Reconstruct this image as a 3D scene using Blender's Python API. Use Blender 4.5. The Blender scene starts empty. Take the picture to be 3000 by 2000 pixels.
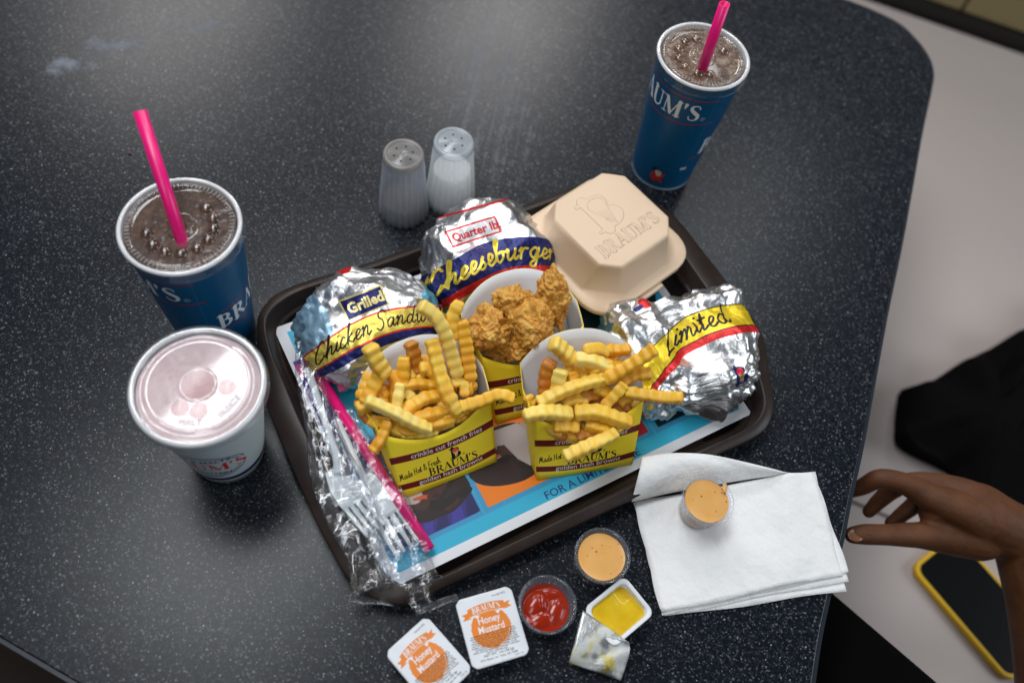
import bpy, bmesh, math, random
import numpy as np
from mathutils import Vector, Matrix
random.seed(7)
rng = np.random.default_rng(11)
S = bpy.context.scene
COL = S.collection
CM = 0.01
R = math.radians

# ------------------------------------------------------------------ camera, world, lamps
F_PX, PITCH, ROLL, CAM_H = 2562.0, R(29.82), R(11.9), 69.3
def cam_axes():
    r = np.array([1, 0, 0.]); u = np.array([0, math.cos(PITCH), math.sin(PITCH)])
    w = np.array([0, math.sin(PITCH), -math.cos(PITCH)])
    c, s = math.cos(ROLL), math.sin(ROLL)
    return c*r + s*u, -s*r + c*u, w
CR, CU, CW = cam_axes()
def at(px, py, z=0.0):
    """point (cm) at height z that the photograph shows at native pixel (px, py)"""
    d = (px-1500)/F_PX*CR - (py-1000)/F_PX*CU + CW
    t = (z-CAM_H)/d[2]
    return np.array([0, 0, CAM_H]) + t*d
cam = bpy.data.cameras.new('camera'); camo = bpy.data.objects.new('camera', cam); COL.objects.link(camo)
M = Matrix(((CR[0], CU[0], -CW[0]), (CR[1], CU[1], -CW[1]), (CR[2], CU[2], -CW[2]))).to_4x4()
M.translation = Vector((0, 0, CAM_H*CM)); camo.matrix_world = M
cam.sensor_width = 36; cam.lens = F_PX/3000*36; cam.clip_start = 0.02; cam.clip_end = 50
cam.dof.use_dof = True; cam.dof.focus_distance = 0.73; cam.dof.aperture_fstop = 2.8
S.camera = camo
S.view_settings.view_transform = 'Standard'; S.view_settings.look = 'None'
S.view_settings.exposure = 0.0; S.view_settings.gamma = 1.0
S.cycles.max_bounces = 10; S.cycles.transparent_max_bounces = 24; S.cycles.transmission_bounces = 6
S.cycles.sample_clamp_indirect = 6.0
world = bpy.data.worlds.new('World'); S.world = world; world.use_nodes = True
bg = world.node_tree.nodes['Background']; bg.inputs[0].default_value = (0.85, 0.92, 1.0, 1); bg.inputs[1].default_value = 0.055

def lamp(name, loc, target, sx, sy, radiance, color=(1, 1, 1), spin=0.0):
    l = bpy.data.lights.new(name, 'AREA'); l.shape = 'RECTANGLE'; l.size = sx*CM; l.size_y = sy*CM
    l.energy = radiance*math.pi*sx*sy*CM*CM; l.color = color
    o = bpy.data.objects.new(name, l); COL.objects.link(o)
    o.location = Vector(loc)*CM
    q = (Vector(target)-Vector(loc)).to_track_quat('-Z', 'Y')
    o.rotation_euler = (q.to_matrix() @ Matrix.Rotation(spin, 3, 'Z')).to_euler()
    return o
COOL = (0.93, 0.97, 1.0)
lamp('ceiling_panel', (-62, 90, 200), (-62, 90, 0), 64, 124, 12.3, COOL, R(-22))
lamp('ceiling_panel', (-34, 318, 200), (-34, 318, 0), 62, 124, 14, (1, .96, .94), R(-12))
lamp('ceiling_panel', (-168, 286, 200), (-168, 286, 0), 62, 124, 14, (1, .96, .94), R(-12))
lamp('ceiling_panel', (70, 215, 200), (70, 215, 0), 40, 90, 7, COOL, R(-12))
lamp('ceiling_panel', (-30, -70, 200), (-30, -70, 0), 62, 124, 4.5, COOL, R(-12))
lamp('side_window', (270, 40, 135), (0, 30, 0), 150, 110, 5.3, (0.84, 0.93, 1.0))

# ------------------------------------------------------------------ mesh helpers (all in cm)
def vnoise(P, freq=1.0, seed=0):
    P = np.asarray(P, float)*freq + seed*17.31 + 1000
    i = np.floor(P).astype(np.int64); f = P-i; f = f*f*(3-2*f)
    out = 0
    for dx in (0, 1):
        for dy in (0, 1):
            for dz in (0, 1):
                h = ((i[:, 0]+dx)*374761393 + (i[:, 1]+dy)*668265263 + (i[:, 2]+dz)*2147483647 + seed*974711) & 0x7fffffff
                h = ((h ^ (h >> 13))*1274126177) & 0x7fffffff
                v = ((h ^ (h >> 16)) & 0xffff)/32767.5-1
                w = (f[:, 0] if dx else 1-f[:, 0])*(f[:, 1] if dy else 1-f[:, 1])*(f[:, 2] if dz else 1-f[:, 2])
                out = out + v*w
    return out
def cells(P, freq, seed=0):
    """distance to nearest jittered cell point (worley)"""
    P = np.asarray(P, float)*freq + 500 + seed*3.7
    i = np.floor(P).astype(np.int64); best = np.full(len(P), 9.)
    for dx in (-1, 0, 1):
        for dy in (-1, 0, 1):
            for dz in (-1, 0, 1):
                j = i+np.array([dx, dy, dz])
                h = (j[:, 0]*73856093 ^ j[:, 1]*19349663 ^ j[:, 2]*83492791) & 0x7fffffff
                a = ((h*1103515245+12345) & 0xffff)/65536.; b = ((h*22695477+1) >> 3 & 0xffff)/65536.; c = ((h*69069+5) >> 5 & 0xffff)/65536.
                d = ((j+np.stack([a, b, c], -1)-P)**2).sum(-1)
                best = np.minimum(best, d)
    return np.sqrt(best)
def creases(P, n, f0, seed, warp=.35):
    r = np.random.default_rng(seed); out = 0
    for k in range(n):
        d = r.normal(size=3); d /= np.linalg.norm(d)
        f = f0*(1.0+2.2*r.random())
        t = P@d*f + r.random()*9 + warp*vnoise(P, .6*f, seed+k)
        out = out + (np.abs((t % 1.0)-.5)-.25)/f*(0.5+r.random())
    return out
def link(name, me, mat, parent):
    o = bpy.data.objects.new(name, me); COL.objects.link(o)
    if mat is not None:
        for m in (mat if isinstance(mat, (list, tuple)) else [mat]): me.materials.append(m)
    if parent is not None: o.parent = parent
    return o
def mesh(name, verts, faces, mat, parent=None, smooth=True, uvs=None, midx=None, world=False):
    v = np.asarray(verts, float)
    if world and parent is not None: v = v-np.array(parent.location)/CM
    me = bpy.data.meshes.new(name); me.from_pydata((v*CM).tolist(), [], [tuple(int(i) for i in f) for f in faces])
    if uvs is not None:
        uvs = np.asarray(uvs, float); lay = me.uv_layers.new(name='UVMap')
        li = np.empty(len(me.loops), np.int32); me.loops.foreach_get('vertex_index', li)
        lay.data.foreach_set('uv', uvs[li].astype(np.float32).ravel())
    if smooth: me.polygons.foreach_set('use_smooth', [True]*len(me.polygons))
    if midx is not None: me.polygons.foreach_set('material_index', midx)
    me.update()
    return link(name, me, mat, parent)
def tag(o, label, cat, group=None, kind=None):
    if label: o['label'] = label
    if cat: o['category'] = cat
    if group: o['group'] = group
    if kind: o['kind'] = kind
    return o
def thing(name, label, cat, loc, group=None, yaw=0.0):
    o = bpy.data.objects.new(name, None); COL.objects.link(o)
    o.location = Vector([float(a) for a in loc])*CM; o.rotation_euler = (0, 0, yaw); o.empty_display_size = .02
    return tag(o, label, cat, group)
def grid(nu, nv, fn, closeu=False):
    V, UV, Fs = [], [], []
    for j in range(nv+1):
        for i in range(nu if closeu else nu+1):
            p = fn(i/nu, j/nv); V.append(p[:3]); UV.append(p[3:5] if len(p) >= 5 else (i/nu, j/nv))
    w = nu if closeu else nu+1
    for j in range(nv):
        for i in range(nu):
            a = j*w+i; b = j*w+(i+1) % w
            Fs.append((a, b, b+w, a+w))
    return V, Fs, UV
def lathe(prof, n=64, flute=None, close=False):
    V, Fs, UV = [], [], []
    for k, (r, z) in enumerate(prof):
        for i in range(n+1):
            a = 2*math.pi*i/n
            rr = r*(1+(flute(a, z) if flute else 0))
            V.append((rr*math.cos(a), rr*math.sin(a), z)); UV.append((i/n, z))
    w = n+1
    for k in range(len(prof)-1):
        for i in range(n):
            a = k*w+i; Fs.append((a, a+1, a+1+w, a+w))
    return V, Fs, UV
def disc(r, z, n=64, c=(0, 0)):
    V = [(c[0]+r*math.cos(2*math.pi*i/n), c[1]+r*math.sin(2*math.pi*i/n), z) for i in range(n)]
    return V, [tuple(range(n))]
def tube(path, rad, n=14, cap=True):
    P = [np.array(p, float) for p in path]; V, Fs = [], []
    if not hasattr(rad, '__len__'): rad = [rad]*len(P)
    up = None
    for k, p in enumerate(P):
        t = P[min(k+1, len(P)-1)]-P[max(k-1, 0)]; t /= np.linalg.norm(t)
        if up is None:
            up = np.array([0, 0, 1.]) if abs(t[2]) < .9 else np.array([1., 0, 0])
        a = np.cross(t, up); a /= np.linalg.norm(a); b = np.cross(a, t); up = b
        for i in range(n):
            q = 2*math.pi*i/n; V.append(p+rad[k]*(math.cos(q)*a+math.sin(q)*b))
    for k in range(len(P)-1):
        for i in range(n):
            Fs.append((k*n+i, k*n+(i+1) % n, (k+1)*n+(i+1) % n, (k+1)*n+i))
    if cap: Fs.append(tuple(range(n))[::-1]); Fs.append(tuple((len(P)-1)*n+i for i in range(n)))
    return V, Fs
def join(parts):
    V, Fs = [], []
    for v, f in parts:
        o = len(V); V += [tuple(p) for p in v]; Fs += [tuple(i+o for i in q) for q in f]
    return V, Fs
def spline(pts, n):
    P = np.array(pts, float)
    if len(P) < 3:
        t = np.linspace(0, 1, n)[:, None]; return P[0]*(1-t)+P[-1]*t
    Q = np.vstack([2*P[0]-P[1], P, 2*P[-1]-P[-2]]); out = []
    for s in np.linspace(0, len(P)-1, n):
        i = min(int(s), len(P)-2); t = s-i
        a, b, c, d = Q[i:i+4]
        out.append(.5*((2*b)+(c-a)*t+(2*a-5*b+4*c-d)*t*t+(3*b-a-3*c+d)*t**3))
    return np.array(out)
def ico(sub):
    bm = bmesh.new(); bmesh.ops.create_icosphere(bm, subdivisions=sub, radius=1)
    v = np.array([x.co[:] for x in bm.verts]); f = [tuple(q.index for q in p.verts) for p in bm.faces]; bm.free()
    return v, f
ICO = {k: ico(k) for k in (3, 4, 6)}
def mod_bevel(o, w, seg=2):
    m = o.modifiers.new('bevel', 'BEVEL'); m.width = w*CM; m.segments = seg; m.limit_method = 'ANGLE'; return o
def mod_solid(o, t, off=-1.0, moff=0):
    m = o.modifiers.new('solid', 'SOLIDIFY'); m.thickness = t*CM; m.offset = off; m.material_offset = moff; return o
def prism(poly, z0, z1):
    n = len(poly)
    V = [(x, y, z0) for x, y in poly]+[(x, y, z1) for x, y in poly]
    return V, [tuple(range(n))[::-1], tuple(range(n, 2*n))]+[(i, (i+1) % n, (i+1) % n+n, i+n) for i in range(n)]
def box(x0, x1, y0, y1, z0, z1): return prism([(x0, y0), (x1, y0), (x1, y1), (x0, y1)], z0, z1)

# ------------------------------------------------------------------ print: a small rasteriser for flat artwork
_txt = {}
def text_tris(s, bold=0.0):
    key = (s, bold)
    if key in _txt: return _txt[key]
    cu = bpy.data.curves.new('t', 'FONT'); cu.body = s; cu.size = 1.0; cu.resolution_u = 2; cu.offset = bold
    ob = bpy.data.objects.new('t', cu); me = ob.to_mesh(); me.calc_loop_triangles()
    v = np.array([q.co[:2] for q in me.vertices]); T = np.array([t.vertices[:] for t in me.loop_triangles])
    r = (v[T], v[:, 0].max()) if len(T) else (np.zeros((0, 3, 2)), 0)
    ob.to_mesh_clear(); bpy.data.objects.remove(ob); bpy.data.curves.remove(cu)
    _txt[key] = r; return r
SCRIPT = {  # pen strokes, x-height .5
 'a': (.62, [[(.44, .42), (.28, .5), (.1, .3), (.12, .05), (.28, .02), (.42, .25), (.46, .48), (.43, .12), (.52, 0), (.64, .12)]]),
 'b': (.58, [[(.02, .1), (.2, .6), (.3, 1.0), (.2, 1.0), (.14, .5), (.14, .1), (.28, 0), (.46, .2), (.42, .44), (.26, .4)], [(.42, .44), (.6, .42)]]),
 'c': (.46, [[(.38, .42), (.26, .5), (.08, .3), (.1, .04), (.28, 0), (.48, .14)]]),
 'd': (.64, [[(.42, .42), (.28, .5), (.1, .3), (.12, .05), (.28, .02), (.44, .3), (.56, 1.0)], [(.47, .5), (.43, .12), (.52, 0), (.66, .12)]]),
 'e': (.46, [[(.04, .14), (.26, .24), (.38, .42), (.24, .5), (.1, .3), (.12, .06), (.28, 0), (.48, .14)]]),
 'g': (.6, [[(.44, .42), (.28, .5), (.1, .3), (.14, .06), (.3, .04), (.46, .48), (.36, -.3), (.16, -.42), (.1, -.25), (.4, -.02), (.62, .12)]]),
 'h': (.62, [[(.02, .1), (.22, .7), (.3, 1.02), (.2, .95), (.1, 0)], [(.12, .2), (.3, .46), (.42, .44), (.4, .1), (.48, 0), (.62, .12)]]),
 'i': (.32, [[(.04, .1), (.18, .48), (.12, .1), (.2, 0), (.34, .12)], [(.24, .68), (.26, .71)]]),
 'k': (.56, [[(.04, .1), (.22, .7), (.3, 1.0), (.2, .9), (.1, 0)], [(.4, .46), (.16, .24), (.4, .02), (.56, .12)]]),
 'l': (.3, [[(.02, .1), (.2, .6), (.28, 1.0), (.18, .95), (.1, .2), (.16, 0), (.32, .12)]]),
 'm': (.86, [[(.04, .4), (.14, .48), (.1, 0)], [(.11, .2), (.26, .46), (.36, .44), (.34, 0)], [(.36, .2), (.52, .47), (.62, .44), (.6, .1), (.68, 0), (.86, .14)]]),
 'n': (.62, [[(.04, .4), (.14, .48), (.1, 0)], [(.11, .2), (.3, .47), (.4, .44), (.38, .1), (.46, 0), (.62, .14)]]),
 'o': (.5, [[(.28, .48), (.1, .3), (.1, .06), (.26, 0), (.42, .2), (.38, .44), (.26, .48), (.36, .4), (.54, .44)]]),
 'r': (.46, [[(.04, .36), (.14, .48), (.1, 0)], [(.12, .24), (.26, .46), (.42, .46)]]),
 's': (.44, [[(.04, .1), (.24, .44), (.3, .5), (.2, .38), (.34, .14), (.22, 0), (.06, .06)]]),
 't': (.38, [[(.06, .12), (.22, .8), (.12, .1), (.2, 0), (.36, .12)], [(.06, .52), (.34, .56)]]),
 'u': (.62, [[(.04, .4), (.12, .48), (.1, .1), (.22, 0), (.4, .2), (.46, .48), (.42, .1), (.5, 0), (.62, .12)]]),
 'w': (.78, [[(.04, .4), (.12, .48), (.12, .1), (.22, 0), (.36, .2), (.38, .44), (.38, .1), (.5, 0), (.64, .24), (.62, .48), (.78, .42)]]),
 'C': (.72, [[(.66, .82), (.56, 1.0), (.34, .94), (.1, .5), (.12, .06), (.34, -.04), (.66, .2)]]),
 'S': (.7, [[(.66, .86), (.5, 1.0), (.26, .88), (.24, .66), (.48, .46), (.5, .16), (.28, -.02), (.06, .12)]]),
 'L': (.66, [[(.34, 1.0), (.26, .6), (.16, .1), (.06, .0), (.3, .06), (.64, .0)]]),
 'M': (.95, [[(.06, 0), (.26, .95), (.4, .2), (.64, .95), (.72, .1), (.9, .04)]]),
 'H': (.8, [[(.24, .95), (.1, 0)], [(.68, .95), (.54, 0)], [(.14, .5), (.66, .5)]]),
 'F': (.66, [[(.28, .92), (.12, 0)], [(.16, .92), (.68, .98)], [(.2, .5), (.52, .52)]]),
 'G': (.74, [[(.62, .8), (.46, .98), (.12, .6), (.14, .06), (.4, 0), (.58, .36), (.4, .38), (.66, .38)]]),
 '&': (.7, [[(.62, .3), (.4, 0), (.14, .06), (.16, .36), (.5, .72), (.36, .96), (.22, .74), (.62, 0)]]),
 ' ': (.32, []),
}
SERIF = {  # strokes (x, y, width): thick stems, thin hairlines, slab serifs
 'B': (.8, [[(.2, 0, .2), (.2, 1, .2)], [(.02, .025, .05), (.34, .025, .05)], [(.02, .975, .05), (.34, .975, .05)],
            [(.28, .97, .05), (.5, .93, .12), (.58, .76, .2), (.48, .58, .12), (.28, .53, .05)], [(.28, .53, .05), (.55, .48, .12), (.65, .27, .21), (.52, .07, .12), (.28, .03, .05)]]),
 'R': (.86, [[(.2, 0, .2), (.2, 1, .2)], [(.02, .025, .05), (.38, .025, .05)], [(.02, .975, .05), (.34, .975, .05)],
            [(.28, .97, .05), (.52, .93, .12), (.6, .75, .2), (.5, .55, .12), (.28, .5, .05)], [(.42, .5, .17), (.74, .04, .17)], [(.68, .025, .05), (.9, .025, .05)]]),
 'A': (.86, [[(.1, .03, .06), (.42, 1, .06)], [(.42, .95, .18), (.74, .06, .2)], [(.2, .34, .05), (.6, .34, .05)], [(-.02, .025, .05), (.26, .025, .05)], [(.56, .025, .05), (.92, .025, .05)]]),
 'U': (.88, [[(.2, 1, .2), (.2, .4, .2), (.26, .12, .17), (.46, .02, .09), (.66, .14, .08), (.72, .4, .07), (.72, 1, .07)], [(.02, .975, .05), (.38, .975, .05)], [(.56, .975, .05), (.88, .975, .05)]]),
 'M': (1.12, [[(.14, .02, .06), (.18, .97, .06)], [(.2, .95, .18), (.52, .08, .17)], [(.54, .06, .06), (.9, .97, .06)], [(.92, .97, .2), (.92, .03, .2)], [(0, .025, .05), (.28, .025, .05)], [(.74, .025, .05), (1.1, .025, .05)], [(.02, .975, .05), (.24, .975, .05)], [(.86, .975, .05), (1.08, .975, .05)]]),
 "'": (.3, [[(.14, .95, .18), (.1, .68, .05)]]),
 'S': (.7, [[(.56, .78, .05), (.5, .93, .06), (.32, .97, .07), (.16, .88, .12), (.16, .7, .18), (.34, .53, .22), (.54, .36, .2), (.56, .15, .14), (.38, .02, .07), (.16, .06, .06), (.09, .25, .05)]]),
}
class Art:
    SS = 2
    def __init__(s, w, h, W, H, bgc=(1, 1, 1, 1)):
        s.w, s.h, s.W, s.H = w, h, W, H
        s.k = w*s.SS/W; s.ky = h*s.SS/H
        s.a = np.empty((h*s.SS, w*s.SS, 4), np.float32); s.a[:] = bgc
    def _put(s, x0, x1, y0, y1, fn, col):
        X0, X1 = max(int(x0*s.k)-1, 0), min(int(x1*s.k)+2, s.a.shape[1]); Y0, Y1 = max(int(y0*s.ky)-1, 0), min(int(y1*s.ky)+2, s.a.shape[0])
        if X1 <= X0 or Y1 <= Y0: return
        x = (np.arange(X0, X1)+.5)/s.k; y = ((np.arange(Y0, Y1)+.5)/s.ky)[:, None]
        m = fn(x[None, :], y); s.a[Y0:Y1, X0:X1][m] = col
    @staticmethod
    def rgba(c): return tuple(c)+((1,) if len(c) == 3 else ())
    def tris(s, T, col):
        col = s.rgba(col)
        for t in T:
            (ax, ay), (bx, by), (cx, cy) = t
            if (bx-ax)*(cy-ay)-(by-ay)*(cx-ax) < 0: bx, by, cx, cy = cx, cy, bx, by
            e = 1e-6
            s._put(min(ax, bx, cx), max(ax, bx, cx), min(ay, by, cy), max(ay, by, cy),
                   lambda x, y: ((bx-ax)*(y-ay)-(by-ay)*(x-ax) >= -e) & ((cx-bx)*(y-by)-(cy-by)*(x-bx) >= -e) & ((ax-cx)*(y-cy)-(ay-cy)*(x-cx) >= -e), col)
    def poly(s, P, col):
        P = np.asarray(P, float); col = s.rgba(col)
        def inside(x, y):
            m = np.zeros(np.broadcast(x, y).shape, bool)
            for (x0, y0), (x1, y1) in zip(P, np.roll(P, -1, 0)):
                if y0 == y1: continue
                c = ((y0 > y) != (y1 > y)) & (x < (x1-x0)*(y-y0)/(y1-y0)+x0); m ^= c
            return m
        s._put(P[:, 0].min(), P[:, 0].max(), P[:, 1].min(), P[:, 1].max(), inside, col)
    def rect(s, x0, y0, x1, y1, col): s.poly([(x0, y0), (x1, y0), (x1, y1), (x0, y1)], col)
    def ell(s, cx, cy, rx, ry, col, n=40):
        a = np.linspace(0, 2*np.pi, n, endpoint=False); s.poly(np.stack([cx+rx*np.cos(a), cy+ry*np.sin(a)], -1), col)
    def line(s, P, w, col):
        col = s.rgba(col); P = [tuple(p) for p in P]
        for p, q in zip(P[:-1], P[1:]):
            w0 = (p[2] if len(p) > 2 else w)/2; w1 = (q[2] if len(q) > 2 else w)/2; wm = max(w0, w1)
            dx, dy = q[0]-p[0], q[1]-p[1]; L2 = dx*dx+dy*dy+1e-12
            def cap(x, y):
                t = np.clip(((x-p[0])*dx+(y-p[1])*dy)/L2, 0, 1)
                return (x-p[0]-t*dx)**2+(y-p[1]-t*dy)**2 < (w0+(w1-w0)*t)**2
            s._put(min(p[0], q[0])-wm, max(p[0], q[0])+wm, min(p[1], q[1])-wm, max(p[1], q[1])+wm, cap, col)
    def frame(s, x, y, size, rot=0, sx=1, curve=None, slant=0):
        c, sn = math.cos(rot), math.sin(rot)
        def f(Q):
            Q = np.asarray(Q, float); u = (Q[..., 0]+slant*Q[..., 1])*size*sx; v = Q[..., 1]*size
            if curve: v = v+curve(u)
            return np.stack([x+c*u-sn*v, y+sn*u+c*v], -1)
        return f
    def text(s, t, x, y, size, col, rot=0, sx=1, bold=0, align=0, curve=None, slant=0):
        T, w = text_tris(t, bold)
        if len(T): s.tris(s.frame(x, y, size, rot, sx, curve, slant)(T-np.array([w*align, 0])), col)
        return w*size*sx
    def strokes(s, font, t, x, y, size, col, rot=0, sx=1, pen=.08, align=0, curve=None, slant=0, gap=0):
        W = sum(font[c][0]+gap for c in t); pos = -W*align
        f = s.frame(x, y, size, rot, sx, curve, slant)
        for c in t:
            adv, st = font[c]
            for q in st:
                q = np.array(q, float)
                if len(q) > 2: q = spline(q, 6*(len(q)-1)+1)
                xy = f(q[:, :2]+np.array([pos, 0]))
                if q.shape[1] == 3: xy = np.concatenate([xy, q[:, 2:3]*size*min(1, (sx+1)/2)], -1)
                s.line(xy.tolist(), pen*size, col)
            pos += adv+gap
        return W*size*sx
    def image(s, name, noncolor=False):
        a = s.a.reshape(s.h, s.SS, s.w, s.SS, 4).mean((1, 3))
        if not noncolor:
            c = np.clip(a[..., :3], 0, 1); a[..., :3] = np.where(c <= .0031308, c*12.92, 1.055*np.power(np.maximum(c, 1e-6), 1/2.4)-.055)
        im = bpy.data.images.new(name, s.w, s.h, alpha=True, float_buffer=False)
        if noncolor: im.colorspace_settings.name = 'Non-Color'
        im.alpha_mode = 'CHANNEL_PACKED'
        im.pixels.foreach_set(np.ascontiguousarray(a, np.float32).ravel()); im.pack(); im.update()
        return im
def emblem(A, x, y, h, ink, scoop=(.85, .08, .05), cone=(.9, .68, .3), rot=0):
    """slab letter with an ice cream cone laid over it"""
    f = A.frame(x, y, h, rot)
    A.strokes({'B': (.8, [[(.2, 0, .3), (.2, 1, .3)], [(-.05, .04, .09), (.45, .04, .09)], [(-.05, .96, .09), (.4, .96, .09)],
        [(.28, .95, .1), (.56, .9, .2), (.62, .75, .26), (.5, .56, .16)], [(.4, .5, .12), (.62, .45, .24), (.72, .27, .32), (.55, .07, .18), (.28, .05, .1)]])}, 'B', x, y, h, ink, rot)
    A.poly(f([(.2, .62), (.66, .62), (.5, .02)]), cone)
    for k in (.3, .42, .54): A.line(f([(k, .62), (.5, .05)]).tolist(), .02*h, (.45, .25, .08))
    c = f([(.43, .74)])[0]; A.ell(c[0], c[1], .25*h, .2*h, scoop)

# ------------------------------------------------------------------ materials
def new_mat(name):
    m = bpy.data.materials.new(name); m.use_nodes = True; nt = m.node_tree
    b = nt.nodes['Principled BSDF']; return m, nt, b
def pbr(name, col, rough=.5, metal=0, spec=.5, coat=0, sss=0, sssr=.3, trans=0):
    m, nt, b = new_mat(name); b.inputs['Base Color'].default_value = (*col, 1); b.inputs['Roughness'].default_value = rough
    b.inputs['Metallic'].default_value = metal; b.inputs['Specular IOR Level'].default_value = spec; b.inputs['Coat Weight'].default_value = coat
    if sss: b.inputs['Subsurface Weight'].default_value = sss; b.inputs['Subsurface Scale'].default_value = sssr*CM; b.inputs['Subsurface Radius'].default_value = (1, .5, .2)
    return m
def nd(nt, t, **kw):
    n = nt.nodes.new(t)
    for k, v in kw.items():
        if k.startswith('i_'): n.inputs[k[2:].replace('_', ' ')].default_value = v
        else: setattr(n, k, v)
    return n
def coords(nt, scale=100.0, rot=None, loc=None):
    tc = nd(nt, 'ShaderNodeTexCoord'); mp = nd(nt, 'ShaderNodeMapping'); mp.inputs['Scale'].default_value = (scale,)*3
    nt.links.new(tc.outputs['Object'], mp.inputs['Vector']); return mp.outputs[0]
def noise(nt, vec, scale, detail=4, rough=.5, dist=0):
    n = nd(nt, 'ShaderNodeTexNoise'); n.inputs['Scale'].default_value = scale; n.inputs['Detail'].default_value = detail
    n.inputs['Roughness'].default_value = rough; n.inputs['Distortion'].default_value = dist
    if vec is not None: nt.links.new(vec, n.inputs['Vector'])
    return n.outputs['Fac']
def ramp(nt, fac, stops):
    r = nd(nt, 'ShaderNodeValToRGB'); e = r.color_ramp.elements
    while len(e) < len(stops): e.new(.5)
    for k, (p, c) in enumerate(stops): e[k].position = p; e[k].color = (*c, 1) if len(c) == 3 else c
    nt.links.new(fac, r.inputs[0]); return r.outputs[0]
def bump(nt, b, fac, strength, dist_cm, chain=None):
    n = nd(nt, 'ShaderNodeBump'); n.inputs['Strength'].default_value = strength; n.inputs['Distance'].default_value = dist_cm*CM
    nt.links.new(fac, n.inputs['Height'])
    if chain is not None: nt.links.new(chain, n.inputs['Normal'])
    if b is not None: nt.links.new(n.outputs[0], b.inputs['Normal'])
    return n.outputs[0]
def mixc(nt, fac, a, b, mode='MIX'):
    n = nd(nt, 'ShaderNodeMix', data_type='RGBA', blend_type=mode)
    for sock, v in ((n.inputs['Factor'], fac), (n.inputs['A'], a), (n.inputs['B'], b)):
        if isinstance(v, (int, float)): sock.default_value = v
        elif isinstance(v, tuple): sock.default_value = (*v, 1)
        else: nt.links.new(v, sock)
    return n.outputs['Result']
def img_node(nt, im):
    t = nd(nt, 'ShaderNodeTexImage', image=im, extension='EXTEND'); t.interpolation = 'Cubic'; return t
def math_(nt, op, a, b=None, c=None):
    n = nd(nt, 'ShaderNodeMath', operation=op)
    for k, v in enumerate((a, b, c)):
        if v is None: continue
        if isinstance(v, (int, float)): n.inputs[k].default_value = v
        else: nt.links.new(v, n.inputs[k])
    return n.outputs[0]
def printed(name, im, rough=.35, spec=.5, bumpk=0):
    m, nt, b = new_mat(name); t = img_node(nt, im); nt.links.new(t.outputs[0], b.inputs['Base Color']); b.inputs['Roughness'].default_value = rough
    b.inputs['Specular IOR Level'].default_value = spec
    if bumpk: bump(nt, b, noise(nt, coords(nt), 1.2, 5), bumpk, .1)
    return m
def clear(name, tint=(1, 1, 1), milky=.06, tlf=.5, milkc=(.9, .93, .95), rough=.04, ior=1.5, bumpf=0, bumps=1.0, gain=1.0):
    m = bpy.data.materials.new(name); m.use_nodes = True; nt = m.node_tree; nt.nodes.clear()
    out = nd(nt, 'ShaderNodeOutputMaterial'); tr = nd(nt, 'ShaderNodeBsdfTransparent'); tr.inputs[0].default_value = (*tint, 1)
    gl = nd(nt, 'ShaderNodeBsdfGlossy'); gl.inputs['Roughness'].default_value = rough
    fr = nd(nt, 'ShaderNodeFresnel'); ge = nd(nt, 'ShaderNodeNewGeometry')
    nt.links.new(math_(nt, 'MULTIPLY_ADD', ge.outputs['Backfacing'], 1/ior-ior, ior), fr.inputs[0])
    di = nd(nt, 'ShaderNodeBsdfDiffuse'); di.inputs[0].default_value = (*milkc, 1)
    tl = nd(nt, 'ShaderNodeBsdfTranslucent'); tl.inputs[0].default_value = (*milkc, 1)
    dm = nd(nt, 'ShaderNodeMixShader'); dm.inputs[0].default_value = tlf; nt.links.new(di.outputs[0], dm.inputs[1]); nt.links.new(tl.outputs[0], dm.inputs[2])
    a = nd(nt, 'ShaderNodeMixShader'); a.inputs[0].default_value = milky; nt.links.new(tr.outputs[0], a.inputs[1]); nt.links.new(dm.outputs[0], a.inputs[2])
    g = math_(nt, 'MULTIPLY', fr.outputs[0], gain)
    c = nd(nt, 'ShaderNodeMixShader'); nt.links.new(g, c.inputs[0]); nt.links.new(a.outputs[0], c.inputs[1]); nt.links.new(gl.outputs[0], c.inputs[2])
    nt.links.new(c.outputs[0], out.inputs[0])
    if bumpf:
        nn = bump(nt, None, noise(nt, coords(nt), bumpf, 4, .6, .4), bumps, .1)
        nt.links.new(nn, gl.inputs['Normal'])
    return m
def foil_mat(name, im):
    m, nt, b = new_mat(name); v = coords(nt)
    t = img_node(nt, im)
    c = mixc(nt, t.outputs['Alpha'], (.80, .805, .82), t.outputs['Color']); nt.links.new(c, b.inputs['Base Color'])
    nt.links.new(math_(nt, 'MULTIPLY_ADD', t.outputs['Alpha'], -.55, 1.0), b.inputs['Metallic'])
    nt.links.new(math_(nt, 'MULTIPLY_ADD', t.outputs['Alpha'], .04, .33), b.inputs['Roughness'])
    vo = nd(nt, 'ShaderNodeTexVoronoi', feature='DISTANCE_TO_EDGE'); vo.inputs['Scale'].default_value = 1.5
    nz = nd(nt, 'ShaderNodeTexNoise'); nz.inputs['Scale'].default_value = .9; nt.links.new(v, nz.inputs['Vector'])
    vv = nd(nt, 'ShaderNodeVectorMath', operation='ADD'); nt.links.new(v, vv.inputs[0]); nt.links.new(nz.outputs['Color'], vv.inputs[1]); nt.links.new(vv.outputs[0], vo.inputs['Vector'])
    e = math_(nt, 'MINIMUM', vo.outputs['Distance'], .10)
    vo.inputs['Scale'].default_value = .9
    n1 = bump(nt, None, e, .30, .3); bump(nt, b, noise(nt, v, 2.4, 5, .62, 1.2), .28, .12, n1)
    return m

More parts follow.
